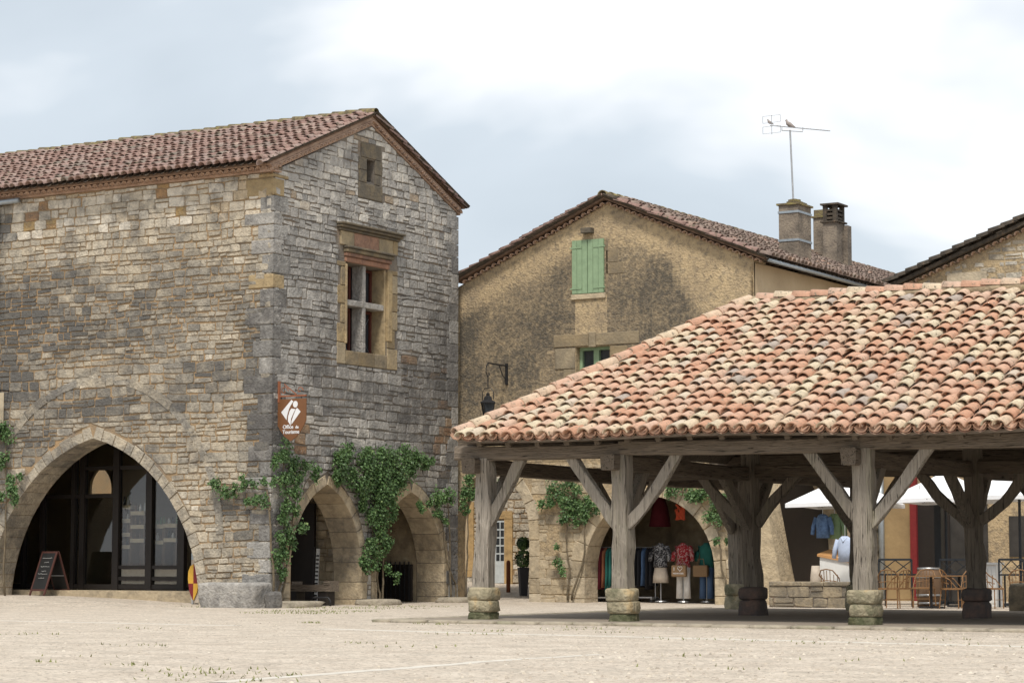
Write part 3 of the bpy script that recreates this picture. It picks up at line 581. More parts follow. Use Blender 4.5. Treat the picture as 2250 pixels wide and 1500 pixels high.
for y0, y1 in ((47.43, 48.25), (48.41, 49.20)):
    for z0, z1 in ((6.34, 7.47), (7.64, 8.54)):
        fr = MB()
        for a, b_ in (((y0, z0), (y0+.07, z1)), ((y1-.07, z0), (y1, z1)), ((y0+.07, z0), (y1-.07, z0+.07)), ((y0+.07, z1-.07), (y1-.07, z1))): fr.box((X1-.47, a[0], a[1]), (X1-.42, b_[0], b_[1]))
        fr.build('casement', 'window_wood', window)
        ld = MB()
        for i in range(-3, 9):                                       # leaded diamonds
            for s_ in (1, -1):
                a, b_ = y0+.07, y1-.07; zc = z0+.1+i*.17
                ld.bar((X1-.472, a, zc), (X1-.472, b_, zc+s_*(b_-a)*1.3), .008)
        vs = [v for v in ld.v]; ok = MB()
        for i in range(0, len(vs), 8):
            zz = [v[2] for v in vs[i:i+8]]
            if min(zz) > z0+.05 and max(zz) < z1-.05: ok.add(vs[i:i+8], [(3, 2, 1, 0), (4, 5, 6, 7), (0, 1, 5, 4), (1, 2, 6, 5), (2, 3, 7, 6), (3, 0, 4, 7)])
        if ok.v: ok.build('lead_lattice', 'zinc', window)
# slit window
window = boxp('slit_window', 'dark_interior', H1, (X1-.6, 48.31, 10.72), (X1-.5, 48.67, 11.3))
for y0, y1, z0, z1 in ((47.95, 48.305, 11.0, 11.32), (47.98, 48.305, 10.68, 10.99), (48.675, 49.0, 10.95, 11.32), (48.675, 48.92, 10.68, 10.94), (48.05, 48.95, 11.325, 11.70), (47.95, 48.5, 10.27, 10.67), (48.51, 49.02, 10.27, 10.67)):
    hb('surround_stone', 'ochre_stone', y0, y1, z0, z1, -.15, .03, RG.uniform(.3, .9), .5)
# ---- roof
ZB = 10.58; YE = 43.98; YE2 = 52.86; XR = X1+.12; ZB2 = ZB+SL*(YR-YE)-SL*(YE2-YR)
roof = part('roof', 'tile_bed', H1, lambda mb: [mb.add([(XL-.3, YE, ZB), (XR, YE, ZB), (XR, YR, ZB+SL*(YR-YE)), (XL-.3, YR, ZB+SL*(YR-YE)), (XL-.3, YE2, ZB2), (XR, YE2, ZB2),
      (XL-.3, YE, ZB-.05), (XR, YE, ZB-.05), (XR, YR, ZB+SL*(YR-YE)-.05), (XL-.3, YR, ZB+SL*(YR-YE)-.05), (XL-.3, YE2, ZB2-.05), (XR, YE2, ZB2-.05)],
      [(0, 1, 2, 3), (3, 2, 5, 4), (7, 6, 9, 8), (8, 9, 10, 11), (0, 6, 7, 1), (5, 11, 10, 4), (1, 7, 8, 2), (2, 8, 11, 5)])])
zr = ZB+SL*(YR-YE); ls = math.hypot(YR-YE, zr-ZB)
tile_roof(roof, (XR, YR, zr+.02), (-1, 0, 0), (0, -(YR-YE), ZB-zr), XR-XL, ls+.06, 'old_tile', .245, .335, 300, seed=4, near=nearness)
tile_roof(roof, (XR, YR, zr+.02), (-1, 0, 0), (0, YE2-YR, ZB2-zr), 5, math.hypot(YE2-YR, zr-ZB2)+.06, 'old_tile', .245, .335, 0, seed=5)
mb = MB(); corrugated(mb, (XR, YR, zr+.02), (-1, 0, 0), (0, -(YR-YE), ZB-zr), XR-XL, ls+.05, .245); corrugated(mb, (XR, YR, zr+.02), (-1, 0, 0), (0, YE2-YR, ZB2-zr), 5, math.hypot(YE2-YR, zr-ZB2)+.05, .245)
stuff(mb.build('channel_tiles', 'tile_dark', roof, True))
vme = [tile_mesh('verge_tile', q_, 'old_tile', L_=.44, r0=.085, r1=.11, lift=.04) for q_ in (.2, .5, .8)]
for s_ in (-1, 1):                                                  # a row of cover tiles closes each rake
    vd = Vector((0, s_, -SL)).normalized(); A = Matrix((Vector((1, 0, 0)), vd, Vector((1, 0, 0)).cross(vd))).transposed().to_4x4()
    if A[2][2] < 0: A = Matrix((Vector((-1, 0, 0)), vd, Vector((-1, 0, 0)).cross(vd))).transposed().to_4x4()
    for k in range(int((ls+.06)/.335)+(1 if s_ < 0 else 0)):
        t_ = bpy.data.objects.new('verge_tile', rg.choice(vme)); C.objects.link(t_); t_.parent = roof
        t_.matrix_basis = Matrix.Translation(Vector((XR-.02, YR, zr))+vd*(k*.335)+Vector((rg.uniform(-.02, .02), 0, rg.uniform(-.03, .0)))) @ A @ Matrix.Rotation(.35, 4, 'Y')
x = XR+.05; k = 0
rid = [tile_mesh('ridge_tile', .5, 'mossy_tile', L_=.50, r0=.13, r1=.155, lift=.015) for _ in range(1)]
while x > XL:                                                       # ridge tiles, mossy
    t_ = bpy.data.objects.new('ridge_tile', rid[0]); C.objects.link(t_); t_.parent = roof
    t_.matrix_basis = Matrix.Translation((x, YR+rg.uniform(-.02, .02), zr+.03+rg.uniform(-.012, .012))) @ Matrix.Rotation(R(90), 4, 'Z') @ Matrix.Rotation(rg.gauss(0, .03), 4, 'Y'); x -= .42
# genoise: two rows of half-round tile ends under the eave, and along the two rakes
def scallop(mb, p, ax, outv, pitch, n_, r, h, depth, up=(0, 0, 1)):
    p = Vector(p); ax = Vector(ax).normalized(); outv = Vector(outv); up = Vector(up)
    for i in range(n_):
        c = p+ax*(i+.5)*pitch; vs = []
        for dd in (0, depth):
            for k in range(7):
                a = math.pi*k/6; vs.append(c+ax*r*math.cos(a)+up*(r*.95*math.sin(a))+outv*dd)
            for k in range(7):
                a = math.pi*k/6; vs.append(c+ax*(r-.022)*math.cos(a)+up*((r-.022)*.95*math.sin(a))+outv*dd)
        fs = []
        for k in range(6): fs += [(k, k+1, 14+k+1, 14+k), (7+k+1, 7+k, 21+k, 21+k+1), (14+k, 14+k+1, 21+k+1, 21+k)]
        mb.add(vs, fs, RG.random())
co = part('cornice', 'genoise', H1, lambda mb: (mb.box((XL, Y1-.07, ZE+.005), (X1+.1, Y1+.2, ZE+.04)), mb.box((XL, Y1-.10, ZE+.04), (X1+.02, Y1+.2, ZE+.135)), mb.box((XL, Y1-.27, ZE+.135), (X1+.09, Y1+.2, ZE+.17))))
part('scalloped_tiles', 'genoise', co, lambda mb: scallop(mb, (XL, Y1-.09, ZE+.046), (1, 0, 0), (0, -.16, 0), .19, int((X1+.15-XL)/.19), .09, .1, 1.0), True)
for s_ in (1, -1):
    y0 = Y1-.2 if s_ > 0 else Y2+.12; a = Vector((0, s_, SL)); nrm_ = Vector((0, -s_*SL, 1)).normalized()
    base = Vector((0, y0, 10.47-SL*.2)); l_ = abs(YR-y0)
    def rk(mb):
        for dz0, dz1, dx in ((.0, .03, .05), (.03, .105, .02), (.105, .135, .10), (.135, .22, .06)):
            vs = [Vector((X1+dx_, y0+s_*t_, 10.47+SL*(YR-Y1)-SL*l_+SL*t_+dz)) for t_ in (0, l_) for dx_ in (-.25, dx) for dz in (dz0, dz1)]
            mb.add(vs, [(0, 1, 3, 2), (4, 6, 7, 5), (0, 2, 6, 4), (1, 5, 7, 3), (2, 3, 7, 6), (0, 4, 5, 1)])
    rc = part('rake_cornice', 'genoise', H1, rk)
    part('scalloped_tiles', 'genoise', rc, lambda mb: scallop(mb, Vector((X1+.02, y0, 10.47+SL*(YR-Y1)-SL*l_+.032)), a, (.11, 0, 0), .185, int(l_*1.084/.185), .075, .1, 1.0, nrm_), True)
# gutter end and downpipe of the neighbour at the left edge, iron window basket
gp = thing('rain_gutter', 'short grey zinc gutter and downpipe under the tiled eave of the stone house', 'gutter', (-42.3, Y1-.2, 10.1))
MB().tube([(-44.5, Y1-.22, 10.28), (-41.35, Y1-.22, 10.33)], .07, 8).build('gutter', 'zinc', gp, True)
MB().tube([(-42.2, Y1-.22, 10.65), (-42.22, Y1-.2, 10.4), (-42.2, Y1-.12, 10.2), (-42.2, Y1-.1, 6.5)], .055, 8).build('downpipe', 'zinc', gp, True)
gr = thing('window_grille', 'green iron window basket on the stone wall above the climbing plant', 'grille', (-42.2, Y1, 4.3))
for x in [-42.9+i*.12 for i in range(10)]: MB().bar((x, Y1-.35, 4.35), (x, Y1-.35, 5.42), .02).build('bar', 'dark_iron', gr)
for z in (4.35, 4.65, 5.0, 5.42): MB().box((-42.95, Y1-.37, z), (-41.75, Y1-.34, z+.03)).build('rail', 'dark_iron', gr)
for z in (4.35, 5.42): MB().box((-41.78, Y1-.35, z), (-41.75, Y1+.0, z+.03)).build('rail', 'dark_iron', gr)
MB().box((-42.95, Y1-.34, 4.28), (-41.8, Y1-.01, 4.345)).build('tray', 'mossy_tile', gr)
MB().box((-42.9, Y1-.05, 4.6), (-41.9, Y1-.035, 5.4)).build('window_pane', 'shelf_wood', gr)
# ================================================================== plastered house in the middle
YF, XC, XA, XP = 53.0, -24.72, -33.5, -28.92; YEND = 73.8; S2 = .415
H2 = thing('plastered_house', 'ochre plastered gable house with green shutters and a round shop arch', 'house', (XC, YF, 0))
ga = arch(-29.64, -25.87, .85, 2.76, -.3, 10); pa = arch(-33.75, -31.29, 1.9, 3.55, -.3, 8); pa = [p for p in pa]
def g2z(x): return 10.42-S2*abs(x-XP)
outer = [(-34.3, -.3)]+[(-33.75, -.3)]+pa[1:-1]+[(-31.29, -.3)]+ga+[(XC, -.3), (XC, g2z(XC)), (XP, g2z(XP)), (-34.3, g2z(-34.3))]
wf = slab(outer, [[(-29.88, 5.55), (-28.87, 5.55), (-28.87, 6.68), (-29.88, 6.68)]], MY(YF), .7)
# subdivide the front so that the old stained render can carry its stains
def grid_wall(name, m, M, u0, u1, z0, z1, step, inside, dirtf, parent, d=.012, rndv=.5):
    mb = MB(); nu = int((u1-u0)/step)+1; nz_ = int((z1-z0)/step)+1; vs = []
    for j in range(nz_+1):
        for i in range(nu+1):
            u = min(u0+i*step, u1); z = min(z0+j*step, z1); vs.append(M(u, z, d+.015*noise.noise((u*.8, z*.8, 4))+.006*noise.noise((u*4, z*4, 4))))
    k = len(mb.v); mb.v += vs
    for j in range(nz_):
        for i in range(nu):
            u = u0+(i+.5)*step; z = z0+(j+.5)*step
            if inside(u, z):
                mb.f.append([j*(nu+1)+i, j*(nu+1)+i+1, (j+1)*(nu+1)+i+1, (j+1)*(nu+1)+i]); mb.r.append(rndv); mb.d.append(dirtf(u, z))
    return mb.build(name, m, parent, True)
wf = wf.build('front_wall', 'render_ochre', H2)
D2 = [(-30.8, 7.3, 1.2, 1.0, .42), (-31.8, 6.3, 1.0, 1.2, .42), (-27.3, 8.2, 1.6, 1.0, .46), (-26.3, 7.2, 1.4, 1.0, .44), (-27.5, 6.8, 1.6, .6, .46), (-25.6, 6.8, .8, 1.2, .32), (-29.3, 9.7, .5, .3, .25), (-33.3, 7.4, .55, 1.5, .62), (-33.2, 5.0, .6, 1.8, .58), (-30.6, 5.6, 1.0, .6, .26), (-32.3, 4.8, .8, .6, .22), (-30.4, 8.5, .5, .6, .35), (-27.4, 9.2, .9, .4, .33), (-28.3, 7.3, .6, 1.0, .22)]
def d2(u, z):
    k = sm((g2z(u)-.35+.2*noise.noise((u*.7, z*.7, 2))-z)/.75)*(1-.8*sm((u+26.6+(z-7.6)*.7+.5*noise.noise((u, z, 9)))/1.2))*sm((z-3.8)/.8)
    if -29.95 < u < -28.95 and 6.9 < z < 8.0: k *= .35
    return -.22+k*(.5*blob(u, z, D2)+.18*sm((z-4.4)/1.8)+.33)+.10*noise.noise((u*1.1, z*1.1, 8))+.10*noise.noise((u*5, z*5, 8))
inw = lambda u, z: z < g2z(u)-.02 and not (-29.95 < u < -28.80 and 5.5 < z < 6.75) and z > 3.75+.12*noise.noise((u*1.5, 0, 1))
grid_wall('old_render', 'render_ochre', MY(YF), -33.5, XC-.02, 3.7, 10.5, .12, inw, d2, wf)
sw_ = slab([(YF+.01, -.3)]+arch(53.9, 58.6, 1.2, 3.5, -.3, 8)+[(YEND, -.3), (YEND, 8.60), (YF+.01, 8.60)], [], MX(XC), .7).build('side_wall', 'render_clean', H2)
grid_wall('old_render', 'render_clean', MX(XC), YF+.03, 61.5, 4.0, 8.58, .3, lambda u, z: True, lambda u, z: .25*noise.noise((u*.6, z*.8, 3))+(.1 if u < 54.5 else 0), sw_)
boxp('back_wall', 'render_clean', H2, (-34.3, YEND-.3, -.3), (XC-.71, YEND-.01, 8.6)); boxp('left_wall', 'render_clean', H2, (-34.6, YF+.71, 4.0), (-34.3, YEND-.3, 8.6))
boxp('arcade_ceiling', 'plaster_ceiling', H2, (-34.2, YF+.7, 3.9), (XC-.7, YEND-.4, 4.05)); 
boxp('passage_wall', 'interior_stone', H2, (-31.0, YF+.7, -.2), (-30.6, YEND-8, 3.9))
# stones of the ground floor, arch stones
pl = masonry(-31.25, XC-.05, 0, 3.6, 41, [arch(-29.95, -25.56, .85, 3.1, -.3, 10)], [], (.15, .28), (.25, .6))
pl = [p for p in pl if noise.noise((p[0][0]*.9, p[0][1]*.9, 6)) > -.12 or p[0][0] > -26]
lay_stones(pl, MY(YF), 'ashlar', wf, rg, 90, lambda u, z, r_: r_.uniform(.1, .9), lambda u, z, r_: r_.uniform(-.1, .25), prot=(.008, .025))
arch_ring('arch_stone', ga, .36, MY(YF), 'ashlar', wf, rg, .68, .035, (.2, .9), lambda u, z, r_: r_.uniform(-.1, .15), .45)
arch_ring('arch_stone', pa[1:], .30, MY(YF), 'ashlar', wf, rg, .68, .035, (.2, .9), lambda u, z, r_: r_.uniform(-.1, .15), .5)
pl = masonry(YF+.05, 61, 0, 4.0, 42, [arch(53.6, 58.9, 1.2, 3.85, -.3, 8)], [], (.15, .30), (.28, .7)); pl = [p for p in pl if p[0][1] < 2.6+noise.noise((p[0][0], 0, 0))]
lay_stones(pl, MX(XC), 'ashlar', sw_, rg, 60, lambda u, z, r_: r_.uniform(.3, 1), lambda u, z, r_: r_.uniform(-.1, .2))
arch_ring('arch_stone', arch(53.9, 58.6, 1.2, 3.5, -.3, 8), .3, MX(XC), 'ashlar', sw_, rg, .68, .03, (.2, .9), None, .5)
# battered buttress at the corner
boxp('arch_shade_sheet', 'dark_frame', H2, (XC-.55, 53.7, -.1), (XC-.45, 58.8, 3.7))  # dark sheet added across the side arch, standing for the shade inside
part('buttress', 'ashlar', H2, lambda mb: mb.add([(XC+.01, YF+.05, -.1), (XC+.75, YF+.05, -.1), (XC+.75, YF+.9, -.1), (XC+.01, YF+.9, -.1), (XC+.01, YF+.05, 3.6), (XC+.03, YF+.05, 3.6), (XC+.03, YF+.9, 3.6), (XC+.01, YF+.9, 3.6)],
     [(3, 2, 1, 0), (4, 5, 6, 7), (0, 1, 5, 4), (1, 2, 6, 5), (2, 3, 7, 6), (3, 0, 4, 7)]))
# window and shutters
window = boxp('window', 'glass_dark', H2, (-29.88, YF+.30, 5.55), (-28.87, YF+.33, 6.68))
for a, b_ in (((-29.88, 5.55), (-29.80, 6.68)), ((-28.95, 5.55), (-28.87, 6.68)), ((-29.8, 6.60), (-28.95, 6.68)), ((-29.46, 5.55), (-29.30, 6.6)), ((-29.8, 5.55), (-28.95, 5.63)), ((-29.8, 5.98), (-29.46, 6.02)), ((-29.3, 5.98), (-28.95, 6.02))):
    boxp('frame', 'green_paint', window, (a[0], YF+.2, a[1]), (b_[0], YF+.3, b_[1]))
def fb(name, m, x0, x1, z0, z1, d0, d1, rnd=.5, dirt=.1, par=None):
    o = MB().box((x0, YF-d1, z0), (x1, YF-d0, z1), rnd, dirt).build(name, m, par or H2); bv = o.modifiers.new('bevel', 'BEVEL'); bv.width = .012; bv.segments = 1; return o
for x0, x1, z0, z1 in ((-30.5, -29.90, 6.12, 6.66), (-30.25, -29.90, 5.6, 6.1), (-28.85, -28.35, 6.12, 6.66), (-28.85, -28.5, 5.6, 6.1), (-30.55, -29.50, 6.70, 7.02), (-29.27, -28.0, 6.70, 7.02), (-29.49, -29.28, 6.66, 7.06)):
    fb('dressed_stone', 'ochre_stone', x0, x1, z0, z1, -.1, .035, RG.uniform(.4, 1), .28, wf)
for x0, x1, z0, z1 in ((-30.02, -29.99, 8.08, 9.5), (-28.97, -28.9, 8.2, 9.5), (-28.96, -28.45, 8.55, 8.85), (-28.96, -28.6, 8.86, 9.2)): fb('dressed_stone', 'ochre_stone', x0, x1, z0, z1, -.1, .025, .6, .3, wf)
fb('ledge', 'ashlar', -30.0, -28.97, 7.93, 8.065, -.1, .07, .6, -.1, wf)
fb('corbel_stone', 'ochre_stone', -29.62, -29.32, 9.66, 9.80, -.1, .22, .3, .6, wf)
for i, (x0, x1) in enumerate(((-29.965, -29.50), (-29.485, -29.01))):
    sh = boxp('shutter', 'green_paint', H2, (x0, YF-.05, 8.08), (x1, YF-.02, 9.5))
    for k in range(3):
        w_ = (x1-x0)/3; boxp('plank', 'green_paint', sh, (x0+k*w_+.006, YF-.068, 8.085), (x0+(k+1)*w_-.006, YF-.05, 9.495))
    for z in (8.2, 9.28): boxp('hinge', 'green_paint', sh, ((x0-.05) if i == 0 else x1-.3, YF-.082, z), ((x0+.3) if i == 0 else x1+.05, YF-.068, z+.035))
# roof: right slope in view, left slope behind the verge
zr2 = 10.57; roof2 = MB(); xe = XC+.40; xel = 2*XP-xe; ze2 = zr2-S2*(xe-XP)
roof2.add([(xel, YF-.22, ze2), (XP, YF-.22, zr2), (xe, YF-.22, ze2), (xel, YEND, ze2), (XP, YEND, zr2), (xe, YEND, ze2), (xel, YF-.22, ze2-.06), (XP, YF-.22, zr2-.06), (xe, YF-.22, ze2-.06), (xel, YEND, ze2-.06), (XP, YEND, zr2-.06), (xe, YEND, ze2-.06)],
   [(0, 1, 4, 3), (1, 2, 5, 4), (6, 9, 10, 7), (7, 10, 11, 8), (0, 6, 7, 1), (1, 7, 8, 2), (2, 8, 11, 5), (0, 3, 9, 6)])
roof2 = roof2.build('roof', 'tile_bed', H2)
l2 = math.hypot(xe-XP, zr2-ze2)
tile_roof(roof2, (XP, YF-.22, zr2+.02), (0, 1, 0), (xe-XP, 0, ze2-zr2), YEND-YF+.2, l2+.06, 'brown_tile', .25, .34, 120, seed=8, near=nearness, segs=5)
tile_roof(roof2, (XP, YF-.22, zr2+.02), (0, 1, 0), (xel-XP, 0, ze2-zr2), 3, l2+.06, 'tile_dark', .25, .34, 40, seed=9, segs=5, inside=lambda x, y: True)
mb = MB(); corrugated(mb, (XP, YF-.22, zr2+.02), (0, 1, 0), (xe-XP, 0, ze2-zr2), YEND-YF, l2+.05, .25); corrugated(mb, (XP, YF-.22, zr2+.02), (0, 1, 0), (xel-XP, 0, ze2-zr2), 3, l2+.05, .25); stuff(mb.build('channel_tiles', 'tile_dark', roof2, True))
y = YF-.3
rme = tile_mesh('ridge_tile', .5, 'mossy_tile', L_=.5, r0=.12, r1=.145, lift=.015)
while y < YEND:
    t_ = bpy.data.objects.new('ridge_tile', rme); C.objects.link(t_); t_.parent = roof2; t_.matrix_basis = Matrix.Translation((XP, y+.5, zr2+.03+rg.uniform(-.01, .01))) @ Matrix.Rotation(R(180), 4, 'Z'); y += .42
for s_ in (1, -1):                                                   # verge: dark weathered edge tiles and scalloped row
    ln = abs((xe if s_ > 0 else xel)-XP); vd = Vector((s_, 0, -S2)).normalized(); n_ = int(ln*1.083/.36)
    for k in range(n_):
        t_ = bpy.data.objects.new('verge_tile', tile_mesh('verge_tile', .5, 'tile_dark', L_=.46, r0=.075, r1=.095, lift=.03) if k == 0 and s_ > 0 else bpy.data.meshes['verge_tile']); C.objects.link(t_); t_.parent = roof2
        A = Matrix((Vector((0, 1, 0)), vd, Vector((0, 1, 0)).cross(vd)*(1 if s_ < 0 else -1))).transposed().to_4x4()
        if Vector((A[0][2], A[1][2], A[2][2])).z < 0: A = Matrix((Vector((0, 1, 0)), vd, -Vector((A[0][2], A[1][2], A[2][2])))).transposed().to_4x4()
        t_.matrix_basis = Matrix.Translation(Vector((XP, YF-.22, zr2+.02))+vd*(k*.36)+Vector((0, rg.uniform(-.02, .02), rg.uniform(0, .02)))) @ A
    part('scalloped_tiles', 'genoise', wf, lambda mb: scallop(mb, Vector((XP, YF-.0, zr2-.17)), vd, (0, -.13, 0), .20, int(ln*1.08/.20), .085, .1, 1.0, Vector((s_*S2, 0, 1)).normalized()), True)
gt = MB(); gt.tube([(xe+.05, YF-.1, ze2-.05), (xe+.05, 61.0, ze2-.09)], .05, 8); gt.tube([(xe+.05, 60.8, ze2-.08), (xe-.1, 60.9, ze2-.4), (XC+.1, 60.9, ze2-.7), (XC+.1, 60.9, 4)], .05, 8)
gt.build('gutter', 'zinc', H2, True)
for i in range(22): MB().box((XC, YF+.2+i*.36, ze2-.02), (xe-.02, YF+.26+i*.36, ze2+.0)).build('rafter_end', 'timber_x', H2)
# chimneys (part of the roof)
def chimney(x0, x1, y0, y1, z0, z1, m, cap=True):
    c = part('chimney', m, roof2, lambda mb: mb.box((x0, y0, z0), (x1, y1, z1), .5, .2)); 
    if cap: o = MB().box((x0-.05, y0-.05, z1), (x1+.05, y1+.05, z1+.05)).build('chimney_cap', 'mossy_tile', c)
    return c
p = onX(1712, 560, -25.62); ya = p.y
zt = onY(1712, 452, ya).z
c1 = chimney(-25.62, -25.06, ya, ya+.86, 8.6, zt, 'chimney_render')
for z in (zt-.62*0-.22, zt-.98): part('metal_strap', 'zinc', c1, lambda mb: mb.box((-25.64, ya-.02, z), (-25.04, ya+.88, z+.06)))
mb = MB()
for i in range(26): a = rg.random(); b_ = rg.random(); mb.box((-25.6+a*.45, ya+b_*.75, zt+.05), (-25.5+a*.45, ya+.12+b_*.75, zt+.08+.14*math.sin(a*3.1)*math.sin(b_*3.1)))
mb.build('chimney_cap', 'mossy_tile', c1)
yb = 63.0; xb = onY(1808, 500, yb).x; xb2 = onY(1838, 500, yb).x; zb = onY(1830, 488, yb).z
c2 = chimney(xb, xb2, yb, yb+.62, 9.0, zb, 'chimney_render', False)
part('chimney_cap', 'tile_dark', c2, lambda mb: (mb.box((xb-.06, yb-.06, zb), (xb2+.06, yb+.68, zb+.05)), mb.box((xb-.06, yb-.06, zb+.52), (xb2+.08, yb+.7, zb+.57)), [mb.box((x-.06, y-.06, zb+.05), (x+.06, y+.06, zb+.52)) for x in (xb+.06, xb2-.06) for y in (yb+.06, yb+.56)], mb.box((xb+.01, yb+.02, zb+.10), (xb2-.01, yb+.60, zb+.17)), mb.box((xb+.01, yb+.02, zb+.22), (xb2-.01, yb+.6, zb+.29)), mb.box((xb+.01, yb+.02, zb+.34), (xb2-.01, yb+.6, zb+.40))))
yb3 = 63.7; xb3 = onY(1787, 500, yb3).x; zb3 = onY(1795, 470, yb3).z
c3 = chimney(xb3, xb3+.5, yb3, yb3+.5, 9.0, zb3-.12, 'chimney_render')
part('chimney_cap', 'mossy_tile', c3, lambda mb: mb.box((xb3+.02, yb3, zb3-.07), (xb3+.46, yb3+.5, zb3+.12)))
xk = onY(1851, 500, yb+.5).x; c4 = chimney(xk, xk+.16, yb+.5, yb+.8, 9.0, onY(1860, 495, yb+.5).z, 'chimney_render', False)
# television aerial and birds
ax_, ay_ = -25.36, ya+.4; zt0 = zt+.06
tv = thing('television_aerial', 'thin metal television aerial on a mast above the strapped chimney', 'aerial', (ax_, ay_, zt0))
pm = onY(1736, 286, ay_); MB().tube([(ax_, ay_, zt0-.1), (pm.x, ay_, pm.z)], .025, 6).build('mast', 'steel', tv)
pa_, pb_ = onY(1692, 276, ay_), onY(1824, 288, ay_)
MB().bar(pa_, pb_, .022).build('boom', 'steel', tv); MB().bar(onY(1718, 287, ay_), onY(1764, 290, ay_), .02).build('support', 'steel', tv)
for px in (1718, 1764): MB().bar(onY(px, 288, ay_), onY(px, 280, ay_), .015).build('support', 'steel', tv)
for i in range(16):
    p = pa_.lerp(pb_, .12+.055*i); MB().bar(p-Vector((-.10, .17, .03)), p+Vector((-.10, .17, .03)), .010).build('element', 'steel', tv)
q = pa_
for dz0, dz1 in ((.05, .24), (-.24, -.05)):
    rf_ = MB(); c = [Vector((q.x-.16, ay_-.12, q.z+dz0)), Vector((q.x+.26, ay_+.1, q.z+dz0+.05)), Vector((q.x+.26, ay_+.1, q.z+dz1+.05)), Vector((q.x-.16, ay_-.12, q.z+dz1))]
    for i in range(4): rf_.bar(c[i], c[(i+1) % 4], .010)
    rf_.build('reflector', 'steel', tv)
MB().bar((q.x+.05, ay_, q.z-.25), (q.x+.05, ay_, q.z+.28), .012).build('reflector_post', 'steel', tv)
def bird(px, py, s_, label):
    p = onY(px, py, ay_); b_ = thing('pigeon' if s_ > .8 else 'small_bird', label, 'bird', p)
    mb = MB(); dx = Vector((.857, .515, 0))
    pts = [p+dx*(-.02*s_)+Vector((0, 0, .18*s_)), p+dx*(-.03*s_)+Vector((0, 0, .155*s_)), p+dx*(-.02*s_)+Vector((0, 0, .12*s_)), p+dx*.0+Vector((0, 0, .085*s_)), p+dx*(.05*s_)+Vector((0, 0, .05*s_)), p+dx*(.11*s_)+Vector((0, 0, .015*s_)), p+dx*(.20*s_)+Vector((0, 0, -.03*s_))]
    mb.tube(pts, [.012*s_, .028*s_, .030*s_, .052*s_, .058*s_, .038*s_, .008*s_], 8); mb.build('body', 'pigeon', b_, True)
    MB().bar(p+dx*(-.045*s_)+Vector((0, 0, .158*s_)), p+dx*(-.07*s_)+Vector((0, 0, .150*s_)), .01*s_).build('beak', 'dark_iron', b_)
    for k in (-.012, .012): MB().bar(p+dx*.03*s_+Vector((k, 0, .04*s_)), p+dx*.025*s_+Vector((k, 0, -.01)), .006).build('leg', 'rust_iron', b_)
pp = onY(1731, 279, ay_); bird(1731, 279, 1.15, 'grey brown pigeon perched on the aerial boom above the mast'); bird(1689, 272, .7, 'small dark bird perched on the reflector end of the aerial')

# ================================================================== rubble house at the right
Y3 = 61.05; x3l = onY(1930, 640, Y3).x; z3l = 8.62; pr = onY(2250, 482, Y3); s3 = (pr.z-z3l-.12)/(pr.x-x3l)
H3 = thing('rubble_house', 'rubble stone house rising behind the market hall roof with a low gable', 'house', (x3l, Y3, 0)); xr3 = x3l+7.4; xm3 = x3l+7.4
w3 = slab([(x3l+.4, -.2), (xr3+7, -.2), (xr3+7, z3l-.2), (xm3, z3l-.1+s3*(xm3-x3l)), (x3l+.4, z3l-.1+s3*.4)], [], MY(Y3), .6).build('front_wall', 'render_ochre', H3)  # darker render puts the shade of the terrace into the wall colour
pl = masonry(x3l+.5, xr3, 5.6, 12.5, 51, [], [(-s3, 1, z3l-.32-s3*x3l)], (.12, .26), (.18, .55), gap=.05, wob=.04); rr = random.Random(9); pl = [p for p in pl if rr.random() < .62]
lay_stones(pl, MY(Y3), 'stone', w3, rg, 120, lambda u, z, r_: r_.uniform(.5, .92), lambda u, z, r_: r_.uniform(-.2, .15), prot=(.005, .02), inset=.05)
pw = onY(2124, 630, Y3); MB().box((pw.x-.25, Y3-.03, pw.z-.2), (pw.x+.25, Y3-.015, pw.z+.03)).build('vent_opening', 'dark_interior', w3)
MB().box((pw.x-.55, Y3-.05, pw.z+.035), (pw.x+.6, Y3-.01, pw.z+.4), .8).build('lintel', 'ashlar', w3)
r3 = MB(); ov = .35
r3.add([(x3l-ov, Y3-.3, z3l-s3*ov), (xm3, Y3-.3, z3l+s3*(xm3-x3l)), (xm3, 72, z3l+s3*(xm3-x3l)), (x3l-ov, 72, z3l-s3*ov), (x3l-ov, Y3-.3, z3l-s3*ov-.1), (xm3, Y3-.3, z3l+s3*(xm3-x3l)-.1), (xm3, 72, z3l+s3*(xm3-x3l)-.1), (x3l-ov, 72, z3l-s3*ov-.1), (xm3+7.4, Y3-.3, z3l), (xm3+7.4, 72, z3l)], [(0, 1, 2, 3), (4, 7, 6, 5), (0, 4, 5, 1), (0, 3, 7, 4), (1, 8, 9, 2)])
r3 = r3.build('roof', 'tile_dark', H3)
vd = Vector((1, 0, s3)).normalized(); tv3 = [tile_mesh('verge_tile', q_, 'tile_dark', L_=.48, r0=.13, r1=.16, lift=.03) for q_ in (.3, .6)]
for k in range(22):
    for row in range(2):
        t_ = bpy.data.objects.new('verge_tile', tv3[(k+row) % 2]); C.objects.link(t_); t_.parent = r3
        A = Matrix((Vector((0, -1, 0)), -vd, Vector((0, -1, 0)).cross(-vd))).transposed().to_4x4()
        if A[2][2] < 0: A = Matrix((Vector((0, 1, 0)), -vd, Vector((0, 1, 0)).cross(-vd))).transposed().to_4x4()
        t_.matrix_basis = Matrix.Translation(Vector((x3l-ov, Y3-.28+row*.3, z3l-s3*ov+.03))+vd*(k*.37+.45)+Vector((0, rg.uniform(-.03, .03), rg.uniform(0, .03)))) @ A
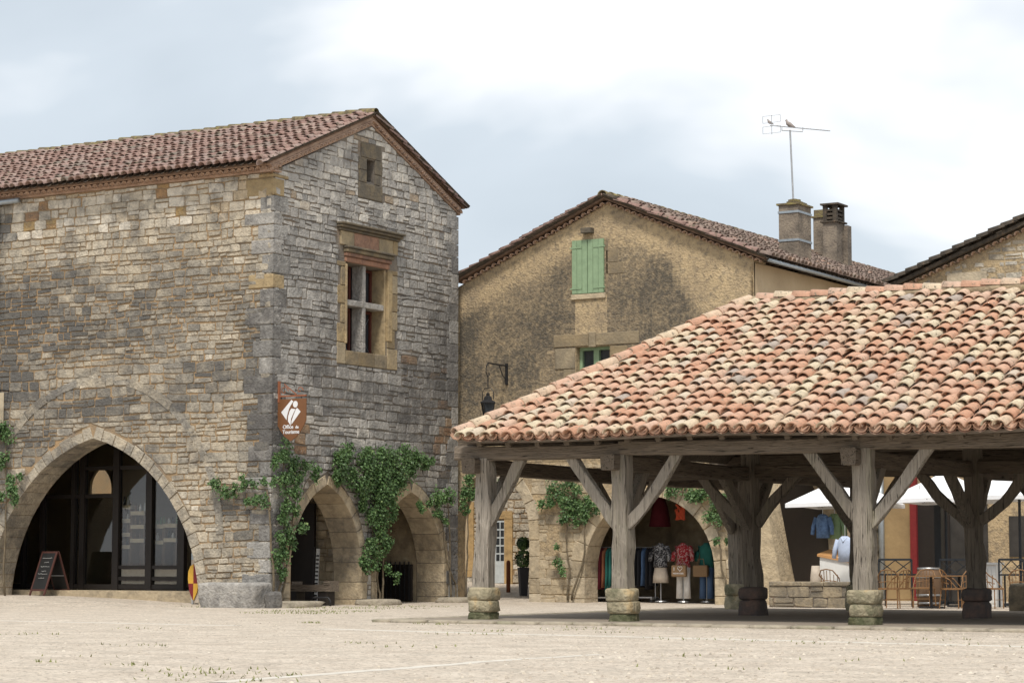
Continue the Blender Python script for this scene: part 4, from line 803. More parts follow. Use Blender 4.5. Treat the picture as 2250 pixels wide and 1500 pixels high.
part('scalloped_tiles', 'genoise', w3, lambda mb: scallop(mb, Vector((x3l-.1, Y3-.01, z3l-.27)), vd, (0, -.16, 0), .22, 34, .09, .1, 1.0, Vector((-s3, 0, 1)).normalized()), True)
# ground floor of the right house: ochre front with parasol shade in its colour, a red door frame, dark openings
boxp('ochre_front', 'shaded_ochre_wall', H3, (onY(1925, 1200, Y3).x, Y3-.06, -.1), (onY(2003, 1200, Y3).x, Y3-.02, 3.6))
xq = onY(2003, 1200, Y3-.1).x
boxp('red_post', 'red', H3, (xq, Y3-.2, 0), (onY(2014, 1200, Y3-.2).x, Y3-.05, 3.4))
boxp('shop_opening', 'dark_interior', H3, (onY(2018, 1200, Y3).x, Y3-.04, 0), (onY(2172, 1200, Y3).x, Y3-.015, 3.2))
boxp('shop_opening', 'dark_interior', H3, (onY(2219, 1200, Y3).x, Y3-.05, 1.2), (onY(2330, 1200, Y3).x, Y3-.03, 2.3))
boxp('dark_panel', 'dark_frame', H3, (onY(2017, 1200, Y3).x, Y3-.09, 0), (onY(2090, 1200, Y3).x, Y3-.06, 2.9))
dp = MB(); xd = onY(1937, 1200, Y3-.15).x; dp.tube([(xd, Y3-.15, .0), (xd, Y3-.15, 4.2)], .09, 8); dp.build('downpipe', 'zinc', H3, True)

# ================================================================== house across the back street, seen through the passage
Y4 = 62.3; H4 = thing('back_street_house', 'rubble house with ochre door surround seen through the passage arch', 'house', (-36, Y4, .3))
w4 = boxp('front_wall', 'mortar', H4, (-64, Y4, 0), (-34.75, Y4+.5, 8.2)); zg = gz(-38, Y4)
xd0, xd1 = onY(1088, 1200, Y4).x, onY(1109, 1200, Y4).x; xw0, xw1 = onY(1008, 1200, Y4).x, onY(1030, 1200, Y4).x
hol = [[(xd0-.25, 0), (xd1+.30, 0), (xd1+.3, 2.6), (xd0-.25, 2.6)], [(xw0-.2, .75), (xw1+.2, .75), (xw1+.2, 2.75), (xw0-.2, 2.75)]]
pl = masonry(-42, -34.8, .2, 5.8, 61, hol, [], (.13, .26), (.2, .5), gap=.03); lay_stones(pl, MY(Y4), 'stone', w4, rg, 40, lambda u, z, r_: r_.uniform(.5, .93), lambda u, z, r_: r_.uniform(-.2, .1))
dr = boxp('door', 'door_grey', H4, (xd0, Y4-.03, zg), (xd1, Y4-.005, 2.35))
for i in range(2):
    for j in range(5): boxp('pane', 'glass_dark', dr, (xd0+.06+i*.16, Y4-.035, 1.1+j*.25), (xd0+.18+i*.16, Y4-.031, 1.3+j*.25))
for a, b_, c_, d_ in ((xd1+.01, xd1+.3, .3, 2.4), (xd0-.25, xd0-.01, .3, 2.4), (xd0-.25, xd1+.3, 2.41, 2.65), (xw1+.01, xw1+.2, .8, 2.7), (xw0-.2, xw0-.01, .8, 2.7), (xw0-.2, xw1+.2, .6, .79), (xw0-.2, xw1+.2, 2.71, 2.95)): MB().box((a, Y4-.05, c_), (b_, Y4+.05, d_), .6).build('dressed_stone', 'ochre_bright', w4)
boxp('window', 'render_clean', H4, (xw0, Y4-.02, .8), (xw1, Y4-.004, 2.7))
boxp('roof', 'tile_bed', H4, (-64.3, Y4-.3, 8.2), (-34.7, Y4+4, 8.4))
# ================================================================== market hall
HC = [-22.1, -19.25, -14.75, -10.25, -7.4]; HR = [35.8, 41.1, 46.35]
hall = thing('market_hall', 'open timber market hall with a sloping salmon canal-tile roof on weathered posts', 'market hall', (-19.25, 35.8, 0))
rg = random.Random(17)
def timber(name, m, p, q, w_, h_, parent, bend=(0, 0, 0), segs=6, jit=.012, taper=1., rnd=None):
    p = Vector(p); q = Vector(q); bend = Vector(bend); d = (q-p).normalized(); up = Vector((0, 0, 1)) if abs(d.z) < .9 else Vector((0, 1, 0))
    sx = d.cross(up).normalized(); uz = sx.cross(d).normalized(); mb = MB(); vs = []; c = .18
    prof = [(-1+c, -1), (1-c, -1), (1, -1+c), (1, 1-c), (1-c, 1), (-1+c, 1), (-1, 1-c), (-1, -1+c)]
    ja = [rg.uniform(-1, 1) for _ in range(8)]
    for i in range(segs+1):
        t_ = i/segs; cpt = p.lerp(q, t_)+bend*math.sin(math.pi*t_)+(sx*rg.uniform(-1, 1)+uz*rg.uniform(-1, 1))*jit*.6; k = 1+(taper-1)*t_
        for j, (a, b_) in enumerate(prof): vs.append(cpt+sx*a*w_/2*k*(1+ja[j]*.05)+uz*b_*h_/2*k*(1-ja[j]*.05)+(sx*rg.uniform(-1, 1)+uz*rg.uniform(-1, 1))*jit)
    fs = [(i*8+k, i*8+(k+1) % 8, (i+1)*8+(k+1) % 8, (i+1)*8+k) for i in range(segs) for k in range(8)]+[tuple(range(8))[::-1], tuple(range(segs*8, segs*8+8))]
    mb.add(vs, fs, rg.random() if rnd is None else rnd); return mb.build(name, m, parent)
def rock(name, m, c, s_, parent, seed, dirt=0., sq=.55, n_=10):
    mb = MB(); vs = []; fs = []; nu, nv = n_+4, n_
    for j in range(nv+1):
        ph = math.pi*j/nv-math.pi/2
        for i in range(nu):
            th_ = 2*math.pi*i/nu; f_ = lambda x: math.copysign(abs(x)**sq, x)
            x, y, z = f_(math.cos(th_))*f_(math.cos(ph)), f_(math.sin(th_))*f_(math.cos(ph)), f_(math.sin(ph))
            k = 1+.17*noise.noise((x*1.5+seed, y*1.5, z*1.5))+.05*noise.noise((x*6+seed, y*6, z*6))
            vs.append((c[0]+x*s_[0]*k, c[1]+y*s_[1]*k, c[2]+z*s_[2]*(1+.06*noise.noise((x*2, y*2+seed, z)))))
    fs = [(j*nu+i, j*nu+(i+1) % nu, (j+1)*nu+(i+1) % nu, (j+1)*nu+i) for j in range(nv) for i in range(nu)]
    mb.add(vs, fs, .5, dirt); return mb.build(name, m, parent, True)
for ci, cx_ in enumerate(HC):
    for ri, ry in enumerate(HR):
        if ci in (1, 2, 3) or ri != 9:
            inner = ri > 0; w_ = rg.uniform(.29, .33); zt_ = 2.92 if ri != 1 else 3.35
            po = timber('post', 'timber', (cx_, ry, .5), (cx_+rg.uniform(-.03, .03), ry, zt_), w_, w_, hall, bend=(rg.uniform(-.03, .03), 0, 0), segs=9, jit=.022, taper=rg.uniform(.9, 1.0), rnd=rg.uniform(.45, .9) if ri == 0 else rg.uniform(.0, .4))
            if ri == 0: 
                for (z0, z1, r_, dt) in ((.37, .60, .245, .0), (.16, .38, .235, .1), (-.08, .17, .225, .5)): rock('base_stone', 'base_stone', (cx_+rg.uniform(-.02, .02), ry, (z0+z1)/2), (r_*rg.uniform(.96, 1.06), r_, (z1-z0)/2*1.06), po, rg.random()*50, dt, .33)
            else:
                for (z0, z1, r_) in ((.33, .58, .24), (-.08, .34, .235)): rock('base_stone', 'brick_red' if inner and ri == 1 else 'base_stone', (cx_, ry, (z0+z1)/2), (r_, r_, (z1-z0)/2*1.05), po, rg.random()*50, .1 if ri == 2 else .56, .4)
# longitudinal plates
for ri, (ry, z0) in enumerate(zip(HR, (3.03, 2.80, 3.0))):
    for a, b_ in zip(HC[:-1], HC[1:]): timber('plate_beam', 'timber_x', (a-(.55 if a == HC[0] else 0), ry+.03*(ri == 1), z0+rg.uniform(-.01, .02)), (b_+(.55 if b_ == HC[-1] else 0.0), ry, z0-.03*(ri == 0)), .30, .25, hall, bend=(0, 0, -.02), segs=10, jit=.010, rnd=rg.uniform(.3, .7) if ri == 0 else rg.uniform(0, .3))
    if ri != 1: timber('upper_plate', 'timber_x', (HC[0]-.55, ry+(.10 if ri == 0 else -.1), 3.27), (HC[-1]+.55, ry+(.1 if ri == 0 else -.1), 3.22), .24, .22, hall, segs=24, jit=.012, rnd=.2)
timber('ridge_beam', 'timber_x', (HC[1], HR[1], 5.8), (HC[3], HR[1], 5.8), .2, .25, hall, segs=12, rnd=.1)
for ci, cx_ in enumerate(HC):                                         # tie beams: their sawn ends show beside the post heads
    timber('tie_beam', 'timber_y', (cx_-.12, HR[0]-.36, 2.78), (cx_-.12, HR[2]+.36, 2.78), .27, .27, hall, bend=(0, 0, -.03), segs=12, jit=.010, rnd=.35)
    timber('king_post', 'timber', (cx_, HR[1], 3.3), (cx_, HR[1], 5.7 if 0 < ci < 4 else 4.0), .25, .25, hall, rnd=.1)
    for ri, ry in enumerate(HR):                                      # braces
        for s_ in (-1, 1):
            if (ci == 0 and s_ < 0) or (ci == 4 and s_ > 0): pass
            else:
                L_ = rg.uniform(.98, 1.15) if ci else .82; timber('brace', 'timber', (cx_+s_*.10, ry-.02, 1.72+rg.uniform(-.05, .08)), (cx_+s_*L_, ry, 2.95 if ri != 1 else 2.75), .13, .19, hall, bend=(s_*.09*rg.uniform(-.3, 1.2), 0, .05*rg.uniform(-1, 1)), segs=7, jit=.012, rnd=rg.uniform(.35, .85) if ri == 0 else rg.uniform(0, .35))
            if not (ri == 0 and s_ < 0) and not (ri == 2 and s_ > 0): timber('brace', 'timber', (cx_-.04, ry+s_*.12, 1.75), (cx_-.12, ry+s_*1.05, 2.70), .15, .21, hall, segs=6, jit=.008, rnd=rg.uniform(0, .35))
# roof planes
XH0, XH1 = HC[0]-.12, HC[-1]+.4; YH0, YH1, YHR = 35.12, 47.05, 41.1; zE, zH = 3.26, 6.10; sH = (zH-zE)/(YHR-YH0)
def sagz(x): return -.10*sm((x-XH0)/12.)-.03*math.sin((x-XH0)*.9)
A_, B_ = (HC[1], YHR, zH), (HC[3], YHR, zH-.10)
def rp_(x, y, z): return (x, y, z+sagz(x))
def hroof(mb):
    n_ = 24; 
    fr = [rp_(XH0+(XH1-XH0)*i/n_, YH0, zE) for i in range(n_+1)]; tp = [(max(HC[1], min(HC[3], XH0+(XH1-XH0)*i/n_)), YHR, zH+sagz(max(HC[1], min(HC[3], XH0+(XH1-XH0)*i/n_)))) for i in range(n_+1)]
    bk = [rp_(XH0+(XH1-XH0)*i/n_, YH1, zE) for i in range(n_+1)]
    for dz in (0, -.07):
        k = [tuple(Vector(v)+Vector((0, 0, dz))) for v in fr+tp+bk]; m_ = n_+1
        mb.add(k, [(i, i+1, m_+i+1, m_+i) for i in range(n_)]+[(m_+i, m_+i+1, 2*m_+i+1, 2*m_+i) for i in range(n_)]+[(0, m_, 2*m_), (n_, 2*m_-1, 3*m_-1)])
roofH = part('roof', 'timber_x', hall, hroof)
part('eave_board', 'timber_x', hall, lambda mb: [mb.bar(Vector(rp_(XH0+(XH1-XH0)*i/20, YH0+.03, zE-.055)), Vector(rp_(XH0+(XH1-XH0)*(i+1)/20, YH0+.03, zE-.055)), .10, .05, .8) for i in range(20)])
lenH = math.hypot(YHR-YH0, zH-zE); hipk = (HC[1]-XH0)/lenH
def insH(x, y): X = XH0+x; t_ = y/lenH; return HC[1]-(HC[1]-XH0)*t_+.08 < X < HC[3]+(XH1-HC[3])*t_-.08
tile_roof(roofH, (XH0, YHR, zH+.0), (1, 0, 0), (0, YH0-YHR, zE-zH), XH1-XH0, lenH+.07, 'hall_tile', .25, .335, 300, inside=insH, seed=23, near=nearness, sag=lambda x, y: sagz(XH0+x)*(1 if True else 0), nvar=32, chaos=1.8, rndpow=1.1, rr=(.41, .49), lift=.065, fl=.82)
mb = MB(); corrugated(mb, (XH0, YHR, zH-.0), (1, 0, 0), (0, YH0-YHR, zE-zH), XH1-XH0, lenH+.06, .25, .05, insH)
for i, v in enumerate(mb.v): mb.v[i] = (v[0], v[1], v[2]+sagz(v[0]))
mb.r = [.05+.5*RG.random() for _ in mb.r]; stuff(mb.build('channel_tiles', 'hall_tile', roofH, True))
# mouths of the channel tiles along the eave
eme = tile_mesh('eave_tile', .25, 'hall_tile', L_=.4, r0=.10, r1=.115, lift=0)
slopeA = Matrix((Vector((-1, 0, 0)), Vector((0, YH0-YHR, zE-zH)).normalized(), -Vector((-1, 0, 0)).cross(Vector((0, YH0-YHR, zE-zH)).normalized()))).transposed().to_4x4()
for c in range(int((XH1-XH0)/.25)):
    x = XH0+c*.25
    t_ = bpy.data.objects.new('eave_tile', eme); C.objects.link(t_); t_.parent = roofH
    dn_ = Vector((0, YH0-YHR, zE-zH)).normalized(); nz_ = Vector((1, 0, 0)).cross(dn_); nz_ = nz_ if nz_.z > 0 else -nz_
    A = Matrix((Vector((1, 0, 0)), dn_, -nz_)).transposed().to_4x4()
    t_.matrix_basis = Matrix.Translation(Vector((x, YH0, zE+sagz(x)))-dn_*.33+nz_*.105) @ A @ Matrix.Rotation(rg.gauss(0, .04), 4, 'Y')
# other slopes, joined
d_ = Vector((XH0-HC[1], 0, zE-zH)); tile_roof(roofH, (HC[1], YH0, zH), (0, 1, 0), d_, YH1-YH0, d_.length, 'hall_tile', .25, .335, 0, seed=24, inside=lambda x, y: abs(x-(YHR-YH0)) < (YHR-YH0)*y/d_.length-.1)
tile_roof(roofH, (XH0, YHR, zH), (1, 0, 0), (0, YH1-YHR, zE-zH), XH1-XH0, lenH, 'hall_tile', .25, .335, 0, seed=25, inside=insH, sag=lambda x, y: sagz(XH0+x), segs=4)
# hip and ridge tiles bedded in mortar
hm = [tile_mesh('ridge_tile', q_, 'hall_tile', L_=.47, r0=.115, r1=.14, lift=.02) for q_ in (.1, .28, .36, .5, .66, .75)]
def crest(a, b_, up):
    a = Vector(a); b_ = Vector(b_); d = (b_-a).normalized(); n_ = int((b_-a).length/.38); sx = Vector(up).cross(d).normalized(); uu = d.cross(sx)
    for i in range(n_):
        t_ = bpy.data.objects.new('ridge_tile', rg.choice(hm)); C.objects.link(t_); t_.parent = roofH
        t_.matrix_basis = Matrix.Translation(a+d*i*.38+Vector((0, 0, .075+rg.uniform(-.008, .012)))) @ Matrix((sx, d, uu)).transposed().to_4x4() @ Matrix.Rotation(rg.gauss(0, .03), 4, 'Y')
    part('ridge_mortar', 'ridge_mortar', roofH, lambda mb: mb.tube([a+(b_-a)*k/30+Vector((0, 0, .03+.015*noise.noise((k, 0, 0)))) for k in range(31)], .13, 8), True)
c0 = rp_(XH0, YH0, zE); c1_ = (HC[1], YHR, zH+sagz(HC[1])); c2_ = (HC[3], YHR, zH+sagz(HC[3])); c3_ = rp_(XH1, YH0, zE)
crest(c1_, c0, (0, 0, 1)); crest(c2_, c1_, (0, 0, 1)); crest(c2_, c3_, (0, 0, 1)); crest(c1_, rp_(XH0, YH1, zE), (0, 0, 1))
for i in range(27): x = XH0+.35+i*.6; timber('rafter', 'timber_y', (x, YH0+.12, zE-.10+sagz(x)), (x, YHR-.1 if HC[1] < x < HC[3] else YH0+max(.4, (min(x-XH0, XH1-x))*1.55), (zE-.10+sagz(x))+sH*((YHR-.1-YH0-.12) if HC[1] < x < HC[3] else max(.4, (min(x-XH0, XH1-x))*1.55)-.12)), .10, .10, hall, segs=3, jit=.006, rnd=.15)
# hall floor with a kerb of rough flat stones
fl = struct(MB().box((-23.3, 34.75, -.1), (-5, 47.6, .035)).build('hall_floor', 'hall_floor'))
x = -23.6; 
while x < -5:
    w_ = rg.uniform(.35, .8); rock('kerb_stone', 'kerb', (x+w_/2, 34.55+rg.uniform(-.05, .05), .0), (w_/2*.98, rg.uniform(.17, .24), .05), fl, rg.random()*40, rg.uniform(-.1, .3), .4, 6); x += w_
y = 34.9
while y < 47:
    w_ = rg.uniform(.4, .8); rock('kerb_stone', 'kerb', (-23.45+rg.uniform(-.04, .04), y+w_/2, .0), (.18, w_/2*.98, .05), fl, rg.random()*40, rg.uniform(-.1, .3), .4, 6); y += w_
# ================================================================== signs and lamps
def textmesh(name, s_, size, m, parent, M, bold=.0):
    cu = bpy.data.curves.new('t', 'FONT'); cu.body = s_; cu.size = size; cu.align_x = 'CENTER'; cu.extrude = .004; cu.offset = bold
    o = bpy.data.objects.new('t', cu); C.objects.link(o); bpy.context.view_layer.update()
    me = bpy.data.meshes.new_from_object(o.evaluated_get(bpy.context.evaluated_depsgraph_get())); bpy.data.objects.remove(o)
    me.transform(M); me.materials.clear(); me.materials.append(MATS[m]); r_ = bpy.data.objects.new(name, me); C.objects.link(r_); attach(r_, parent); return r_
UPX = Matrix(((1, 0, 0, 0), (0, 0, -1, 0), (0, 1, 0, 0), (0, 0, 0, 1)))       # text upright, reading along +X, facing -Y
ys_ = 44.62; q = onY(640, 920, ys_); sx_ = onY(607, 900, ys_).x; ex_ = onY(673, 900, ys_).x; zt_ = onY(640, 876, ys_).z; zb_ = onY(640, 969, ys_).z; W_ = ex_-sx_; cxs = (sx_+ex_)/2; Hs = zt_-zb_
sg = thing('tourist_office_sign', 'brown shield sign reading Office de Tourisme on a rusty scrolled bracket', 'sign', (X1, ys_, zb_))
shp = [(sx_, zt_), (sx_, zt_-Hs*.45)]+[(sx_+W_/2*(1-math.cos(t_))*1.0, zt_-Hs*.45-Hs*.55*math.sin(t_)**.9) for t_ in [R(a) for a in (18, 36, 54, 72, 90)]]
shp = [(sx_, zt_), (sx_, zt_-Hs*.5), (sx_+W_*.06, zt_-Hs*.62), (sx_+W_*.16, zt_-Hs*.75), (sx_+W_*.30, zt_-Hs*.89), (cxs, zt_-Hs)]; shp += [(2*cxs-u, z) for u, z in shp[:-1]][::-1]
MB().prism(shp[::-1], lambda u, z, d: (u, ys_-d, z), -.015, .015).build('board', 'sign_brown', sg)
lg = [(0, .34), (.085, .40), (.10, .33), (.15, .29), (.20, .27), (.30, .17), (0, -.17), (-.30, .155)]
k = W_/.95; zc = zt_-Hs*.32; ML = lambda u, z, d: (cxs+u*k, ys_-d, zc+(z-.12)*k)
MB().prism([(-.30, .13), (-.13, -.07), (-.11, .05), (-.05, .22), (.0, .30), (.08, .40), (.02, .44)][::-1], ML, .015, .022).build('emblem', 'sign_white', sg)
MB().prism([(-.085, -.10), (.0, -.22), (.01, -.05), (.10, .12), (.15, .20), (.02, .22), (-.03, .16), (-.08, .02)], ML, .015, .022).build('emblem', 'sign_white', sg)
MB().prism([(.025, -.19), (.31, .13), (.20, .23), (.16, .19), (.08, .02), (.03, -.10)], ML, .015, .022).build('emblem', 'sign_white', sg)
MB().prism([(.145+.075*math.cos(a), .325+.085*math.sin(a)) for a in [i*math.pi/7 for i in range(14)]], ML, .015, .023).build('emblem', 'sign_white', sg)
textmesh('lettering', 'Office', .135*k, 'sign_white', sg, Matrix.Translation((cxs-.08*k, ys_-.019, zt_-Hs*.70)) @ UPX, .002)
textmesh('lettering', 'de', .105*k, 'sign_white', sg, Matrix.Translation((cxs+.20*k, ys_-.019, zt_-Hs*.70)) @ UPX, .002)
textmesh('lettering', 'Tourisme', .135*k, 'sign_white', sg, Matrix.Translation((cxs+.01*k, ys_-.019, zt_-Hs*.82)) @ UPX, .002)
bx0 = X1+.06; zt2 = onY(604, 838, ys_).z
MB().bar((bx0, ys_, zt_-.08), (bx0, ys_, zt2), .05).build('bracket_post', 'rust_iron', sg); MB().bar((bx0, ys_, zt_+.07), (ex_, ys_, zt_+.07), .035).build('bracket_arm', 'rust_iron', sg)
MB().bar((bx0+.15, ys_, zt_+.36), (cxs+.15, ys_, zt_+.10), .02).build('bracket_stay', 'rust_iron', sg)
for cxx, rr in ((bx0+.15, .12), (cxs+.25, .10)): MB().tube([(cxx+(rr-.009*i)*math.cos(i*.6), ys_, zt_+.19+(rr-.009*i)*math.sin(i*.6)) for i in range(12)], .011, 5).build('scroll', 'rust_iron', sg)
for x in (sx_+.15, ex_-.15): MB().bar((x, ys_, zt_-.01), (x, ys_, zt_+.07), .015).build('hanger', 'dark_iron', sg)
# lantern on the plastered house
lp = onY(1114, 800, YF-.03); lz = lp.z; lx = lp.x; yl = YF-1.0
la = thing('wall_lantern', 'black iron street lantern hanging from a scrolled bracket on the plastered house', 'lantern', (lx, YF, lz-.5))
MB().bar((lx, YF-.05, lz-.55), (lx, YF-.05, lz+.02), .06).build('wall_plate', 'dark_iron', la); MB().bar((lx, YF-.05, lz-.05), (lx, yl, lz-.04), .035).build('bracket_arm', 'dark_iron', la)
MB().tube([(lx, YF-.07, lz-.42), (lx, YF-.25, lz-.32), (lx, YF-.42, lz-.08)], .014, 5).build('bracket_stay', 'dark_iron', la)
MB().tube([(lx, yl+.02, lz-.04), (lx, yl-.08, lz-.12), (lx, yl-.10, lz-.28), (lx, yl-.02, lz-.40), (lx, yl+.06, lz-.36), (lx, yl+.05, lz-.29)], .016, 5).build('scroll', 'dark_iron', la)
zl = onY(1080, 920, yl).z; ztop = zl+.62
MB().bar((lx, yl, lz-.38), (lx, yl, ztop+.22), .02).build('drop_rod', 'dark_iron', la)
MB().tube([(lx-.17, yl, ztop-.12), (lx-.17, yl, ztop+.1), (lx-.08, yl, ztop+.2), (lx+.08, yl, ztop+.2), (lx+.17, yl, ztop+.1), (lx+.17, yl, ztop-.12)], .012, 5).build('yoke', 'dark_iron', la)
MB().lathe([(.02, .30), (.06, .26), (.05, .22), (.11, .18), (.13, .10), (.22, .05), (.23, .02)][::-1], (lx, yl, ztop-.22), 6).build('cap', 'dark_iron', la)
MB().lathe([(.11, 0), (.20, .42)], (lx, yl, ztop-.62), 4).build('glass', 'glass_dark', la)
for a in range(4):
    c_, s_ = math.cos(a*math.pi/2), math.sin(a*math.pi/2); MB().bar((lx+.115*c_, yl+.115*s_, ztop-.63), (lx+.205*c_, yl+.205*s_, ztop-.19), .022).build('frame_bar', 'dark_iron', la)
MB().lathe([(.03, -.06), (.12, 0), (.12, .02)], (lx, yl, ztop-.64), 6).build('base', 'dark_iron', la)

# ================================================================== things in front of and inside the arcades
def ground_at(px, Y): return onY(px, 1300, Y).x
def bv(o, w_=.02, s_=2): b_ = o.modifiers.new('bevel', 'BEVEL'); b_.width = w_; b_.segments = s_; return o
x0, x1 = ground_at(432, 43.35), ground_at(566, 43.35)
o = rock('stone_bench', 'grey_stone', ((x0+x1)/2, 43.62, .22), ((x1-x0)/2, .33, .36), None, 3, .12, .2, 14); tag(o, 'weathered block of stone used as a bench beside the big arch', 'stone bench')
o = rock('stone_block', 'grey_stone', (x1+.17, 43.75, .12), (.14, .2, .26), None, 8, .5, .4); tag(o, 'small mossy stone at the end of the stone bench', 'stone')
xb_ = ground_at(110, 45.35); zf = gz(xb_, 45.3)
ab = thing('chalkboard', 'folding chalkboard with handwriting and dark red frame under the big arch', 'chalkboard', (xb_, 45.35, zf), local=True); ab.rotation_euler = (0, 0, R(80))
for s_ in (-1, 1):
    top = Vector((s_*.02, 0, 1.12)); ft = Vector((s_*.42, 0, 0)); leaf = MB()
    for y in (-.29, .29): MB().bar(ft+Vector((0, y, 0)), top+Vector((0, y, 0)), .05, .03).build('leg', 'board_red', ab)
    for t_ in (.12, .98): p = ft.lerp(top, t_); MB().bar(p+Vector((0, -.29, 0)), p+Vector((0, .29, 0)), .03, .05).build('rail', 'board_red', ab)
    a_, b_ = ft.lerp(top, .14), ft.lerp(top, .96); n_ = (b_-a_).cross(Vector((0, 1, 0))).normalized()*.008
    sb = MB(); sb.add([a_+Vector((0, -.27, 0))+n_, a_+Vector((0, .27, 0))+n_, b_+Vector((0, .27, 0))+n_, b_+Vector((0, -.27, 0))+n_, a_+Vector((0, -.27, 0))-n_, a_+Vector((0, .27, 0))-n_, b_+Vector((0, .27, 0))-n_, b_+Vector((0, -.27, 0))-n_], [(0, 1, 2, 3), (7, 6, 5, 4), (0, 4, 5, 1), (1, 5, 6, 2), (2, 6, 7, 3), (3, 7, 4, 0)])
    pn = sb.build('slate_panel', 'slate', ab)
    if s_ < 0:
        wr = MB(); on = n_.normalized()*(-.012 if n_.x > 0 else .012)
        for li, t_ in enumerate((.86, .74, .62, .50, .42, .30)):
            c = a_.lerp(b_, t_); wd = .17 if li % 2 == 0 else .09; yy = -wd
            while yy < wd:
                st = RG.uniform(.02, .05); p1 = c+Vector((0, yy, 0))+on; p2 = c+Vector((0, yy+st, 0))+on+(b_-a_).normalized()*RG.uniform(-.018, .018); wr.bar(p1, p2, .007); yy += st+RG.uniform(.004, .014)
        wr.build('chalk_writing', 'chalk', pn)
MB().bar((-.24, -.26, .5), (.24, -.26, .5), .015).build('stay', 'steel', ab)
# knight cut-out with quartered shield
kx = ground_at(423, 44.95); kz = gz(kx, 45.2)
kn = thing('knight_cutout', 'painted knight figure with a red and yellow quartered shield by the arch pier', 'figure', (kx, 45.0, kz))
MK = lambda u, z, d: (kx+u, 45.0-d, kz+z); ol = [(0, .08), (.12, .30), (.17, .58), (.16, .80), (.10, .92), (0, .97)]; 
def half(pts, s_): return [(s_*u, z) for u, z in pts]
for s_, z0, z1, m in ((-1, .08, .5, 'red'), (1, .08, .5, 'yellow'), (-1, .5, .97, 'yellow'), (1, .5, .97, 'red')):
    pts = [(0, z0)]+[(u, z) for u, z in [(.12, .30), (.155, .5), (.17, .62), (.16, .80), (.10, .92)] if z0 < z <= z1 or z0 <= z < z1]+[(0, z1)]; 
    if z0 == .5: pts = [(0, .5), (.155, .5)]+pts[2:] if pts[1] == (.155, .5) else pts
    P = half(pts, s_); MB().prism(P if area(P) > 0 else P[::-1], MK, .0, .025).build('shield_quarter', m, kn)
MB().prism([(-.10, .03), (.14, .03), (.16, 1.0), (.12, 1.25), (.0, 1.30), (-.10, 1.22)], MK, -.05, -.015).build('figure_board', 'beige_cloth', kn)
MB().prism([(-.09, 1.08), (.07, 1.08), (.07, 1.22), (.02, 1.31), (-.05, 1.31), (-.09, 1.22)], MK, -.015, .0).build('helmet', 'zinc', kn); MB().prism([(.05, 1.02), (.16, 1.02), (.16, 1.2), (.08, 1.2)], MK, -.015, .002).build('sleeve', 'red', kn)
MB().bar((kx-.02, 44.99, kz), (kx-.02, 44.99, kz+.1), .05).build('foot', 'steel', kn)
# bench and leaning boards inside the side arches
bxm = (ground_at(645, 46.9)+ground_at(728, 46.9))/2
be = thing('timber_bench', 'heavy dark timber bench standing inside the first side arch', 'bench', (bxm, 46.9, 0))
MB().box((bxm-.62, 46.7, .34), (bxm+.66, 47.1, .50)).build('seat', 'timber_x', be)
for s_ in (-.48, .42): MB().box((bxm+s_-.13, 46.72, 0), (bxm+s_+.13, 47.08, .335)).build('leg', 'dark_frame', be)
MB().box((bxm+.50, 46.68, .505), (bxm+.64, 47.12, .60)).build('arm', 'timber_x', be); MB().box((bxm-.60, 46.68, .505), (bxm-.46, 47.12, .58)).build('arm', 'timber_x', be)
hx = ground_at(705, 46.2); o = MB().tube([(hx-.28, 46.2, 0), (hx-.28, 46.2, .13), (hx-.22, 46.2, .2), (hx+.22, 46.2, .2), (hx+.28, 46.2, .13), (hx+.28, 46.2, 0)], .025, 8).build('bicycle_hoop', 'dark_iron', None, True); tag(o, 'low black metal hoop on the paving in front of the timber bench', 'hoop')
x = ground_at(688, YB-.25); o = MB().bar((x, YB-.3, 0), (x, YB-.2, 1.45), .07, .03).build('leaning_plank', 'dark_frame'); tag(o, 'dark plank leaning against the rubble wall inside the side arch', 'plank')
x = ground_at(696, YB-.25); rl = thing('height_gauge', 'white notched measuring board leaning beside the dark plank in the side arch', 'gauge', (x, YB-.25, 0)); MB().bar((x, YB-.3, 0), (x, YB-.2, 1.4), .10, .02).build('board', 'white_paint', rl)
for i in range(12): MB().box((x-.03, YB-.33+i*.008, .1+i*.1), (x+.05, YB-.315+i*.008, .14+i*.1)).build('notch', 'dark_iron', rl)
# planters: low kerbs at the feet of the climbing plants
for px, Y, w_, lab in ((633, 44.75, .85, 'low stone planter kerb at the foot of the corner rose'), (822, 48.5, .5, 'low stone planter kerb at the foot of the dense climbing rose'), (1000, 52.1, .55, 'low stone planter kerb at the foot of the thin rose on the last pier')):
    pc = onX(px, 1325, X1+.3); o = rock('planter_kerb', 'kerb', (X1+.42, pc.y, .03), (.42, w_, .11), None, px, .1, .3); tag(o, lab, 'planter')
bo = onY(1117, 1262, 57.5); o = MB().lathe([(.06, 0), (.06, .85), (.045, .9), (.02, .92)], (bo.x, 57.5, gz(bo.x, 57.5)), 10).build('bollard', 'rust_iron', None, True); tag(o, 'rusty iron bollard in the passage before the white door', 'bollard')
